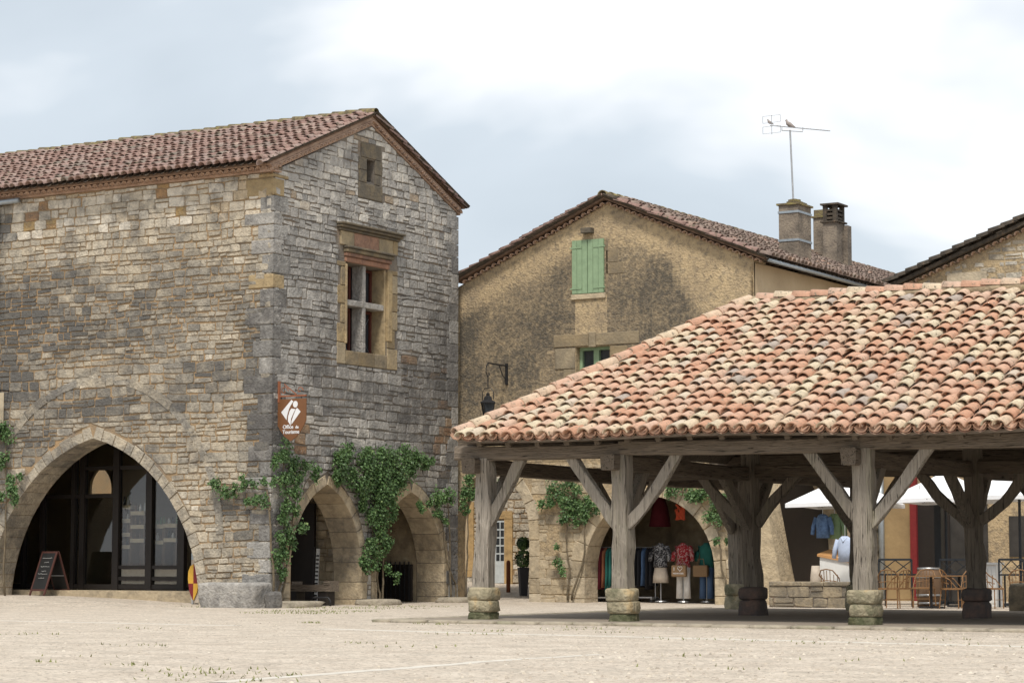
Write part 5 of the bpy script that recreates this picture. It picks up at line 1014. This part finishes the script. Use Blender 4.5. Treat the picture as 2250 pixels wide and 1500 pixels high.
# ---- climbing plants
def leaves(mb, c, r, n_, nrm_, rg_, size=(.045, .085), flat_=.5):
    nrm_ = Vector(nrm_); t1 = nrm_.cross(Vector((0, 0, 1))).normalized(); t2 = Vector((0, 0, 1))
    for _ in range(n_):
        a = rg_.uniform(0, 6.283); rr = r*math.sqrt(rg_.random())*rg_.uniform(.75, 1.25); p = c+t1*rr*math.cos(a)+t2*rr*math.sin(a)+nrm_*(rg_.random()**1.3*flat_*r*1.3)
        s_ = rg_.uniform(*size); d = Vector((rg_.gauss(0, 1), rg_.gauss(0, 1), rg_.gauss(-.3, .8))).normalized(); n2 = (nrm_*1.0+Vector((rg_.gauss(0, .7), rg_.gauss(0, .7), rg_.gauss(.5, .6)))).normalized()
        u = d.cross(n2).normalized()*s_*.42; v_ = n2.cross(u).normalized()*s_
        mb.add([p, p+v_*.45+u+n2*.008, p+v_, p+v_*.45-u+n2*.008], [(0, 1, 2), (0, 2, 3)], min(1, max(0, rg_.gauss(.5, .22))))
def vine(name, label, nrm_, place, clumps, stems, dens=1., group=None, rscale=1.):
    rg_ = random.Random(len(label)*7+len(clumps)); base = place(*stems[0][0]); t_ = thing(name, label, 'climbing plant', base, group); mb = MB()
    for px, py, r in clumps:
        c = place(px, py); rr = r/5100*(c-Vector((0, 0, EYE))).length*rscale
        for _ in range(3):
            cc = c+Vector((rg_.gauss(0, .35), rg_.gauss(0, .35), rg_.gauss(0, .4)))*rr; cc = cc-Vector(nrm_)*((cc-c).dot(Vector(nrm_))*.6)
            leaves(mb, cc, rr*rg_.uniform(.5, 1.0), int(150*dens*(rr/.28)**2)+6, nrm_, rg_)
    mb.build('foliage', 'leaf', t_)
    for st in stems:
        pts = [place(*p)-Vector(nrm_)*.03 for p in st]; fine = []
        for a, b_ in zip(pts[:-1], pts[1:]):
            for k in range(5): fine.append(a.lerp(b_, k/5)+Vector((rg_.gauss(0, .014), rg_.gauss(0, .014), 0)))
        fine.append(pts[-1]); MB().tube(fine, [max(.010, .030*(1-.7*i/len(fine))) for i in range(len(fine))], 6).build('stem', 'stem', t_, True)
PB = lambda px, py: onX(px, py, X1+.16); PA = lambda px, py: onY(px, py, Y1-.16); PF = lambda px, py: onY(px, py, YF-.16)
vine('climbing_rose', 'leggy climbing rose rising at the house corner below the shield sign', (1, 0, 0), PB, [(622, 1000, 22), (604, 1012, 16), (646, 1018, 20), (672, 1022, 14), (690, 1028, 12), (636, 1048, 20), (622, 1070, 20), (640, 1085, 18), (655, 1055, 16), (628, 1110, 18), (645, 1120, 15), (618, 1140, 18), (628, 1165, 18), (612, 1190, 18), (640, 1200, 14), (622, 1215, 18), (606, 1235, 17), (618, 1255, 14), (660, 1160, 15), (690, 1050, 10), (700, 1035, 9), (600, 1060, 12)], [[(612, 1328), (622, 1240), (632, 1100), (622, 1000)], [(620, 1328), (640, 1200), (650, 1100), (690, 1040)]])
vine('rose_branch', 'thin rose branch trained sideways over the cream front wall', (0, -1, 0), PA, [(478, 1066, 14), (496, 1076, 13), (515, 1072, 13), (540, 1066, 13), (535, 1048, 7), (560, 1066, 12), (470, 1060, 9), (565, 1098, 13), (585, 1096, 14), (545, 1098, 10), (580, 1060, 12), (500, 1085, 9)], [[(600, 1325), (592, 1120), (585, 1075), (520, 1070), (475, 1066)], [(592, 1120), (570, 1098), (545, 1098)]], .8)
vine('climbing_rose', 'dense dark green climbing rose filling the wall between the two small arches', (1, 0, 0), PB, [(740, 1015, 24), (765, 1005, 26), (795, 1015, 28), (825, 1005, 28), (855, 1015, 26), (885, 1003, 24), (912, 1003, 22), (930, 1015, 18), (900, 1030, 24), (870, 1045, 26), (840, 1045, 30), (805, 1048, 30), (770, 1040, 26), (745, 1048, 20), (790, 1078, 26), (825, 1080, 28), (855, 1075, 24), (880, 1065, 18), (800, 1108, 22), (830, 1112, 26), (855, 1105, 20), (815, 1140, 22), (838, 1145, 22), (860, 1130, 14), (830, 1175, 20), (810, 1195, 17), (800, 1222, 18), (820, 1215, 18), (840, 1205, 17), (800, 1245, 15), (822, 1242, 16), (845, 1250, 12), (852, 1190, 14), (735, 1030, 14), (945, 1008, 10), (870, 1265, 9)], [[(838, 1325), (832, 1270), (822, 1180), (828, 1050)], [(842, 1325), (845, 1250), (850, 1120), (890, 1010)]], 1.15)
vine('climbing_rose', 'thin straggling rose on the last pier of the stone house', (1, 0, 0), PB, [(955, 1085, 15), (975, 1092, 14), (962, 1108, 14), (945, 1102, 12), (985, 1080, 12), (922, 1112, 12), (965, 1135, 12), (975, 1145, 10), (955, 1128, 8), (990, 1100, 10), (918, 1105, 8)], [[(1002, 1322), (1004, 1290), (985, 1240), (974, 1150), (960, 1100)], [(992, 1322), (990, 1200), (985, 1085)]], .8)
vine('climbing_rose', 'bright leafy rose in the narrow gap at the passage arch', (0, -1, 0), PF, [(1032, 1058, 14), (1022, 1078, 14), (1036, 1095, 13), (1044, 1072, 12), (1020, 1105, 10), (1030, 1120, 9), (1100, 1112, 11), (1095, 1130, 9), (1105, 1060, 10), (1040, 1040, 8)], [[(1022, 1318), (1026, 1200), (1030, 1060)]], .9)
vine('climbing_rose', 'climbing rose left of the round clothes shop arch', (0, -1, 0), PF, [(1215, 1078, 16), (1245, 1065, 16), (1265, 1072, 14), (1235, 1092, 18), (1260, 1100, 18), (1285, 1098, 15), (1190, 1104, 11), (1205, 1110, 11), (1250, 1122, 18), (1275, 1125, 16), (1300, 1108, 12), (1262, 1145, 13), (1285, 1140, 10), (1240, 1145, 10), (1310, 1120, 9), (1228, 1238, 11), (1235, 1255, 9), (1225, 1200, 6)], [[(1246, 1318), (1250, 1250), (1242, 1180), (1250, 1090)], [(1255, 1318), (1280, 1230), (1285, 1150), (1262, 1090)]], .95)
vine('climbing_rose', 'climbing rose right of the round clothes shop arch', (0, -1, 0), PF, [(1478, 1072, 14), (1500, 1066, 14), (1525, 1078, 15), (1550, 1075, 15), (1540, 1098, 17), (1565, 1105, 17), (1515, 1092, 13), (1585, 1115, 16), (1560, 1130, 15), (1580, 1140, 14), (1600, 1095, 12), (1470, 1085, 9), (1605, 1130, 10), (1575, 1188, 8), (1600, 1185, 8)], [[(1602, 1315), (1585, 1250), (1578, 1180), (1572, 1110)], [(1608, 1315), (1600, 1180), (1560, 1090)]], .95)
vine('climbing_plant', 'dark climbing plant on the front wall under the iron window basket', (0, -1, 0), PA, [(5, 960, 20), (12, 1010, 18), (28, 1080, 16), (20, 1065, 16), (34, 1100, 11), (5, 1090, 14), (45, 1050, 8), (8, 940, 16)], [[(8, 1310), (10, 1150), (12, 1000), (5, 945)]])
tp = onY(1150, 1300, 56.0); tz = gz(tp.x, 56)
to = thing('potted_topiary', 'clipped green shrub in a tall dark pot inside the passage', 'potted plant', (tp.x, 56, tz))
MB().lathe([(.13, 0), (.19, .75), (.21, .78), (.17, .78)], (tp.x, 56, tz), 4).build('pot', 'terracotta_pot', to); MB().tube([(tp.x, 56, tz+.7), (tp.x, 56, tz+1.3)], .02, 6).build('trunk', 'stem', to)
mb = MB(); rg_ = random.Random(2)
for c, r in (((tp.x, 56, tz+1.02), .24), ((tp.x, 56, tz+1.45), .18)):
    for _ in range(420):
        v_ = Vector((rg_.gauss(0, 1), rg_.gauss(0, 1), rg_.gauss(0, 1))).normalized(); p = Vector(c)+v_*r*rg_.uniform(.75, 1.05); u = v_.orthogonal().normalized()*.03; w_ = v_.cross(u).normalized()*.03+v_*.02
        mb.add([p-u, p+w_, p+u, p-w_], [(0, 1, 2), (0, 2, 3)], rg_.random())
mb.build('crown', 'leaf', to)

# ================================================================== clothes shop under the round arch
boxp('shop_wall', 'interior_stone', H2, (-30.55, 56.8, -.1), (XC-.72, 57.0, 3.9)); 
def rail(name, label, x0, x1, Y, cols, z=1.45):
    t_ = thing(name, label, 'clothes rail', (x0, Y, 0)); MB().tube([(x0, Y, z), (x1, Y, z)], .015, 6).build('top_rail', 'steel', t_)
    for x in (x0, x1): MB().tube([(x, Y, .1), (x, Y, z)], .015, 6).build('upright', 'steel', t_); MB().bar((x, Y-.25, .1), (x, Y+.25, .1), .03).build('foot', 'steel', t_)
    MB().box((x0, Y-.2, .12), (x1, Y+.2, .15)).build('base_shelf', 'steel', t_)
    for x in (x0, x1):
        for yy in (-.22, .22): MB().lathe([(.01, -.02), (.045, -.02), (.045, .02), (.01, .02)], (x, Y+yy, .05), 8).build('castor', 'dark_iron', t_)
    n_ = len(cols)
    for i, (m, ln) in enumerate(cols):
        x = x0+(i+.5)*(x1-x0)/n_; g = MB(); vs = []; w_ = (x1-x0)/n_*.46
        for zz, hw in ((z-.03, .05), (z-.12, .20), (z-.3, .22), (z-ln*.6, .22), (z-ln, .26)):
            for a in range(8): an = a*math.pi/4; vs.append((x+w_*math.cos(an)*(1+.15*math.sin(a*3+i)), Y+hw*math.sin(an), zz+.02*math.sin(a*2)))
        g.add(vs, [(j*8+k, j*8+(k+1) % 8, (j+1)*8+(k+1) % 8, (j+1)*8+k) for j in range(4) for k in range(8)]+[tuple(range(8))[::-1], tuple(range(32, 40))]); o = g.build('garment', m, None, True)
        tag(o, {'black_cloth': 'long black garment', 'wine_cloth': 'long dark red garment', 'rust_iron': 'long rust brown garment', 'teal_cloth': 'long teal green garment', 'red': 'long bright red garment', 'blue_cloth': 'long dark blue garment'}[m]+' hanging on the '+('red and green' if 'red' in label else 'black')+' clothes rail in the arch', 'garment', 'garments on the '+('colourful' if 'red' in label else 'dark')+' rail')
rail('clothes_rail', 'clothes rail on castors with red and green garments behind the hall post', onY(1312, 1300, 53.9).x, onY(1366, 1300, 53.9).x, 53.9, [('black_cloth', 1.0), ('wine_cloth', 1.1), ('rust_iron', 1.05), ('teal_cloth', 1.15), ('teal_cloth', 1.1), ('wine_cloth', 1.2), ('red', 1.15)])
rail('clothes_rail', 'clothes rail with black garments deep in the shop arch', onY(1395, 1300, 54.6).x, onY(1440, 1300, 54.6).x, 54.6, [('black_cloth', 1.0), ('black_cloth', 1.05), ('blue_cloth', 1.0), ('black_cloth', 1.1), ('black_cloth', 1.0)])
def body_ring(t_, name, m, cx_, cy_, rows, n_=14):
    g = MB(); vs = [(cx_+rx*math.cos(2*math.pi*k/n_)*(1+.05*math.sin(k*2.3+z*9)), cy_+ry*math.sin(2*math.pi*k/n_), z) for z, rx, ry in rows for k in range(n_)]
    g.add(vs, [(j*n_+k, j*n_+(k+1) % n_, (j+1)*n_+(k+1) % n_, (j+1)*n_+k) for j in range(len(rows)-1) for k in range(n_)]+[tuple(range(n_))[::-1], tuple(range((len(rows)-1)*n_, len(rows)*n_))]); return g.build(name, m, t_, True)
def dummy(px, Y, label, top, bottom, kind, bag=None, sc=1.):
    x = onY(px, 1300, Y).x; z0 = .03; t_ = thing('dressed_dummy', label, 'shop dummy', (x, Y, z0))
    MB().tube([(x, Y, z0), (x, Y, 1.5)], .016, 6).build('pole', 'steel', t_); MB().lathe([(.16, 0), (.15, .02), (.03, .04)], (x, Y, z0), 14).build('foot', 'steel', t_)
    body_ring(t_, 'top', top, x, Y, [(.92, .21, .13), (1.05, .19, .12), (1.2, .18, .11), (1.36, .21, .12), (1.46, .19, .10), (1.52, .08, .07), (1.56, .06, .06)])
    for s_ in (-1, 1): MB().tube([(x+s_*.18, Y, 1.46), (x+s_*.26, Y-.02, 1.3), (x+s_*.28, Y-.05, 1.08)], [.07, .065, .06], 8).build('sleeve', top, t_, True)
    if kind == 'skirt': body_ring(t_, 'skirt', bottom, x, Y, [(.52, .23, .15), (.7, .215, .14), (.9, .17, .11), (.95, .16, .10)])
    else:
        for s_ in (-1, 1): MB().tube([(x+s_*.10, Y, .93), (x+s_*.105, Y, .6), (x+s_*.11, Y, .12)], [.105, .085, .095], 10).build('trouser_leg', bottom, t_, True)
    if bag:
        bt = thing('tote_bag', bag[0], 'bag', (x+bag[1], Y-.25, .7)); bx_ = x+bag[1]
        bv(MB().box((bx_-.21, Y-.30, .68), (bx_+.21, Y-.18, .98)).build('bag_body', 'burlap', bt), .03, 2)
        MB().tube([(bx_-.1, Y-.24, .97), (bx_-.08, Y-.24, 1.14), (bx_+.08, Y-.24, 1.14), (bx_+.1, Y-.24, .97)], .01, 5).build('handle', 'burlap', bt)
        if bag[2]:
            textmesh('lettering', 'I', .13, 'sign_white', bt, Matrix.Translation((bx_-.12, Y-.302, .84)) @ UPX)
            hp_ = [(16*math.sin(a)**3, 13*math.cos(a)-5*math.cos(2*a)-2*math.cos(3*a)-math.cos(4*a)) for a in [i*math.pi/12 for i in range(24)]]
            MB().tube([(bx_+.05+u*.0042, Y-.305, .895+z*.0042) for u, z in hp_+[hp_[0]]], .006, 4).build('heart', 'sign_white', bt)
            textmesh('lettering', 'MONPAZIER', .055, 'sign_white', bt, Matrix.Translation((bx_, Y-.302, .75)) @ UPX)
    return t_
dummy(1452, 54.35, 'dummy in a black patterned top and beige skirt in the shop arch', 'print_black', 'beige_cloth', 'skirt')
dummy(1502, 54.2, 'dummy in a red patterned blouse and white trousers in the shop arch', 'print_red', 'white_cloth', 'trousers', ('brown tote bag with I heart lettering hung before the red blouse', 0, True))
dummy(1553, 54.4, 'dummy in a teal top and blue jeans at the arch jamb', 'teal_cloth', 'blue_cloth', 'trousers', ('plain brown tote bag hung before the teal top', -.05, False))
x = onY(1495, 1135, 53.9).x; o = part('hanging_scarf', 'orange_cloth', None, lambda mb: [mb.tube([(x+RG.uniform(-.1, .1), 53.9+RG.uniform(-.05, .05), 2.55), (x+RG.uniform(-.16, .16), 53.9, 2.4), (x+RG.uniform(-.14, .2), 53.9, 2.15)], .035, 5) for _ in range(7)]); tag(o, 'bright orange scarves hung high in the shop arch', 'scarf')
x = onY(1450, 1110, 55.5).x; o = part('hanging_dress', 'wine_cloth', None, lambda mb: mb.lathe([(.30, 0), (.22, .5), (.12, .8), (.04, .9)], (x, 55.5, 2.0), 10), True); tag(o, 'dark red dress hung from the ceiling at the back of the shop', 'dress')

# ================================================================== terrace behind the hall
YT = 50.7; xa, xb_ = onY(1690, 1300, YT).x, onY(1862, 1300, YT).x
lw = thing('low_wall', 'low grey stone wall between the hall and the dark side arch', 'wall', (xa, YT, 0)); lwm = boxp('core', 'mortar_grey', lw, (xa, YT, -.1), (xb_, YT+.4, .50))
pl = masonry(xa, xb_, 0, .48, 71, [], [], (.2, .26), (.3, .6)); lay_stones(pl, MY(YT), 'ashlar', lwm, rg, 40, lambda u, z, r_: r_.uniform(0, .5), lambda u, z, r_: r_.uniform(.2, .5))
x = xa
while x < xb_: w_ = min(rg.uniform(.5, .9), xb_-x+.05); bv(MB().box((x+.006, YT-.05, .50), (x+w_-.006, YT+.45, .60), rg.random(), .35).build('cap_stone', 'ashlar', lw)); x += w_
o = rock('stone_block', 'ashlar', (onY(2255, 1300, 48.3).x, 48.5, .25), (.36, .35, .36), None, 12, .4, .25); tag(o, 'square stone block on the terrace at the hall edge', 'stone')
# counter with jackets
yc = 53.6; xq0, xq1 = onY(1801, 1200, yc).x, onY(1845, 1200, yc).x
ct = thing('display_counter', 'white display counter with a sloping wooden top before the dark arch', 'counter', (xq0, yc, 0))
MB().box((xq0, yc, .25), (xq1+.3, yc+.7, 1.18)).build('cabinet', 'white_paint', ct); MB().box((xq0, yc+.02, 0), (xq1+.28, yc+.68, .245)).build('plinth', 'dark_frame', ct)
part('top', 'counter_wood', ct, lambda mb: mb.add([(xq0-.05, yc-.05, 1.2), (xq1+.4, yc-.05, 1.02), (xq1+.4, yc+.75, 1.20), (xq0-.05, yc+.75, 1.32), (xq0-.05, yc-.05, 1.26), (xq1+.4, yc-.05, 1.08), (xq1+.4, yc+.75, 1.26), (xq0-.05, yc+.75, 1.38)], [(3, 2, 1, 0), (4, 5, 6, 7), (0, 1, 5, 4), (1, 2, 6, 5), (2, 3, 7, 6), (3, 0, 4, 7)]))
def jacket(px, py, Y, label, m, s_=1., dz=.0):
    p = onY(px, py, Y); t_ = thing('jacket', label, 'jacket', p); x, z = p.x, p.z
    body_ring(t_, 'body', m, x, Y, [(z-.42*s_, .20*s_, .12), (z-.1*s_, .21*s_, .13), (z+.12*s_, .22*s_, .12), (z+.22*s_, .16*s_, .09), (z+.28*s_, .08*s_, .07)])
    for k in (-1, 1): MB().tube([(x+k*.20*s_, Y, z+.18*s_), (x+k*.29*s_, Y-.02, z-.1*s_), (x+k*.31*s_, Y-.05, z-.32*s_)], [.08*s_, .07*s_, .06*s_], 8).build('sleeve', m, t_, True)
    MB().tube([(x-.08*s_, Y-.06, z+.25*s_), (x, Y-.12, z+.12*s_), (x+.08*s_, Y-.06, z+.25*s_)], .03*s_, 6).build('collar', m, t_, True); MB().bar((x, Y, z+.28*s_), (x, Y, z+.6*s_), .015).build('hanger', 'steel', t_); return t_
jacket(1808, 1150, yc+.2, 'blue denim jacket displayed above the white counter', 'denim', .85); jacket(1834, 1150, yc+.45, 'sage green jacket hanging behind the denim jacket', 'green_cloth', .9)
jacket(1857, 1200, yc-.6, 'pale blue shirt hanging beside the front hall post', 'pale_blue', .9)
p = onY(1792, 1230, yc-.3); o = part('flowered_dress', 'print_red', None, lambda mb: mb.lathe([(.17, 0), (.13, .4), (.10, .62)], (p.x, yc-.3, .35), 10), True); o.data.materials[0] = MATS['beige_cloth']; tag(o, 'pale flowered cloth hanging at the edge of the dark side arch', 'cloth')
# parasols
def parasol(px, Y, label, size=1.55, ze=2.42, za=3.12, mpx=None, rot=0):
    c = onY(px, 1115, Y); t_ = thing('parasol', label, 'parasol', (c.x, Y, 0), local=True); t_.rotation_euler = (0, 0, R(rot)); ze_ = ze
    def cn(mb):
        r = [(-size, -size), (size, -size), (size, size), (-size, size)]; m_ = [((r[i][0]+r[(i+1) % 4][0])/2*.97, (r[i][1]+r[(i+1) % 4][1])/2*.97) for i in range(4)]; ring = [q for i in range(4) for q in (r[i], m_[i])]
        vs = [(0, 0, za)]+[(u, v_, ze_+(.0 if i % 2 == 0 else .03)) for i, (u, v_) in enumerate(ring)]+[(u*1.0, v_*1.0, ze_-.10+(.0 if i % 2 == 0 else .03)) for i, (u, v_) in enumerate(ring)]+[(0, 0, za-.02)]+[(u*.995, v_*.995, ze_-.015+(.0 if i % 2 == 0 else .03)) for i, (u, v_) in enumerate(ring)]
        mb.add(vs, [(0, 1+i, 1+(i+1) % 8) for i in range(8)]+[(1+i, 9+i, 9+(i+1) % 8, 1+(i+1) % 8) for i in range(8)]+[(17, 18+(i+1) % 8, 18+i) for i in range(8)])
    part('canopy', 'canvas_white', t_, cn)
    for i in range(8):
        a = i*math.pi/4; e_ = size*(1.41 if i % 2 else 1)*.97; MB().bar((0, 0, za-.06), (e_*math.cos(a), e_*math.sin(a), ze_-.01), .025).build('rib', 'grey_metal', t_)
    MB().tube([(0, 0, 0), (0, 0, za+.08)], .035, 8).build('mast', 'grey_metal', t_); MB().box((-.35, -.35, .03), (.35, .35, .09)).build('base', 'grey_metal', t_); MB().lathe([(.06, 0), (.05, .08), (.0, .12)], (0, 0, za), 8).build('finial', 'canvas_white', t_)
    for i in range(4): a = R(45+90*i); 
    return t_
parasol(1858, 54.2, 'white parasol reaching out in front of the dark side arch', 1.16, 2.5, 3.2, rot=3); parasol(2078, 55.2, 'white parasol on a dark mast between the two inner hall posts', 1.12, 2.6, 3.3, rot=-4); parasol(2240, 53.8, 'white parasol at the red framed front beside the right inner post', 1.16, 2.6, 3.3, rot=5)
o = thing('lamp_cord', 'small bulb on a cord under the middle parasol', 'lamp', onY(2021, 1085, 54.5)); pb = onY(2021, 1085, 54.5); MB().bar(pb, pb+Vector((0, 0, .22)), .01).build('cord', 'dark_iron', o); MB().lathe([(.01, -.07), (.03, -.04), (.03, 0), (.015, .03)], pb, 8).build('bulb', 'chalk', o)
# rattan chairs
def chair_proto():
    t_ = thing('rattan_chair', 'x', 'chair', (0, 0, 0), local=True)
    MB().box((-.22, -.22, .43), (.22, .22, .47)).build('seat', 'rattan', t_)
    for x in (-.2, .2):
        MB().tube([(x, -.2, 0), (x*.95, -.19, .44)], .014, 6).build('leg', 'rattan', t_); MB().tube([(x*1.1, .24, 0), (x, .2, .44)], .014, 6).build('leg', 'rattan', t_)
    bk = MB(); pts = [(-.22, .0, .66), (-.23, .17, .74), (-.15, .25, .86), (0, .28, .89), (.15, .25, .86), (.23, .17, .74), (.22, .0, .66)]; MB().tube(pts, .016, 6).build('back_rail', 'rattan', t_)
    MB().tube([(-.21, .02, .56), (-.2, .16, .6), (0, .25, .62), (.2, .16, .6), (.21, .02, .56)], .01, 5).build('back_rail', 'rattan', t_)
    for i, x in enumerate((-.21, -.16, -.08, 0, .08, .16, .21)): y = (.08, .20, .24, .26, .24, .20, .08)[i]; MB().bar((x*.95, y*.85, .46), (x, y, .86 if 1 < i < 5 else .76), .014).build('back_slat', 'rattan', t_)
    for x in (-.21, .21): MB().bar((x, -.18, .45), (x, 0, .66), .016).build('arm_support', 'rattan', t_)
    MB().bar((-.2, -.2, .2), (.2, -.2, .2), .012).build('stretcher', 'rattan', t_); MB().bar((-.2, .22, .2), (.2, .22, .2), .012).build('stretcher', 'rattan', t_); return t_
cp = chair_proto(); first = True
for px, Y, rz, lab in ((1952, 50.3, 200, 'rattan chair turned away from the cafe table beside the front hall post'), (1974, 51.0, 250, 'rattan chair pulled up to the left of the round cafe table'), (2092, 51.0, 95, 'rattan chair at the right of the round cafe table'), (2178, 51.6, 80, 'rattan chair beside the white cabinet'), (2240, 51.2, 200, 'rattan chair behind the square stone block'), (1826, 52.3, 180, 'rattan chair behind the low stone wall'), (2135, 52.0, 10, 'rattan chair hidden behind the right inner hall post'), (2030, 52.2, 5, 'rattan chair behind the cafe table near the barrel')):
    o = cp if first else copy_tree(cp); first = False; o.location = (onY(px, 1300, Y).x, Y, .0); o.rotation_euler = (0, 0, R(rz)); o['label'] = lab; o['group'] = 'rattan chairs on the terrace'
for px, Y, lab in ((2046, 50.9, 'cafe table with a black pedestal between rattan chairs'), (2108, 52.6, 'cafe table half hidden behind the right inner hall post')):
    x = onY(px, 1300, Y).x; t_ = thing('cafe_table', lab, 'table', (x, Y, 0), 'cafe tables'); MB().box((x-.4, Y-.35, .72), (x+.4, Y+.35, .745)).build('table_top', 'rattan', t_); MB().tube([(x, Y, .03), (x, Y, .72)], .035, 8).build('pedestal', 'dark_iron', t_)
    MB().bar((x-.3, Y, .03), (x+.3, Y, .03), .06, .04).build('foot', 'dark_iron', t_); MB().bar((x, Y-.3, .035), (x, Y+.3, .035), .06, .04).build('foot', 'dark_iron', t_)
x = onY(2040, 1250, 52.9).x; t_ = thing('wine_barrel', 'old wooden barrel with metal hoops behind the cafe table', 'barrel', (x, 52.9, 0)); MB().lathe([(.24, 0), (.29, .25), (.31, .47), (.29, .7), (.25, .93), (.22, .93), (.22, .9)], (x, 52.9, 0), 18).build('staves', 'barrel_wood', t_, True)
for z, r in ((.06, .262), (.25, .298), (.68, .300), (.88, .266)): MB().lathe([(r, 0), (r, .05)], (x, 52.9, z), 18).build('hoop', 'steel', t_, True)
x = onY(2176, 1250, 54.0).x; t_ = thing('white_cabinet', 'small white panelled cabinet behind the right inner hall post', 'cabinet', (x, 54, 0)); MB().box((x-.22, 53.8, 0), (x+.22, 54.2, 1.0)).build('carcass', 'white_paint', t_); MB().box((x-.27, 53.75, 1.0), (x+.27, 54.25, 1.05)).build('top', 'white_paint', t_)
for i in range(4): MB().box((x-.2+i*.105, 53.785, .08), (x-.11+i*.105, 53.797, .92)).build('panel', 'white_paint', t_)
def highchair(px, Y, label, w_=.5):
    x = onY(px, 1250, Y).x; t_ = thing('black_bar_bench', label, 'bar seat', (x, Y, 0))
    for k in (-w_, w_): MB().bar((x+k, Y, 0), (x+k, Y, 1.12), .035).build('upright', 'grey_metal', t_); MB().bar((x+k, Y+.4, 0), (x+k, Y+.4, .75), .035).build('leg', 'grey_metal', t_)
    MB().bar((x-w_, Y, 1.12), (x+w_, Y, 1.12), .05).build('top_rail', 'grey_metal', t_); MB().box((x-w_, Y-.02, .74), (x+w_, Y+.42, .78)).build('seat', 'grey_metal', t_)
    for a, b_ in ((-w_, 0), (0, w_)): MB().bar((x+a, Y, .8), (x+b_, Y, 1.1), .02).build('cross', 'grey_metal', t_); MB().bar((x+a, Y+.012, 1.1), (x+b_, Y+.012, .8), .02).build('cross', 'grey_metal', t_)
highchair(1967, 53.0, 'dark metal high bench with crossed back near the downpipe', .42); highchair(2222, 53.2, 'dark metal high seat with crossed back by the red framed front', .3); highchair(2100, 54.4, 'dark metal high bench in the shade before the dark opening', .4)
x = onY(2063, 1150, 56.5).x; o = MB().box((x-.09, 56.4, 0), (x+.09, 56.6, 3.3)).build('awning_post', 'grey_metal'); tag(o, 'square dark metal post behind the middle parasol', 'post')
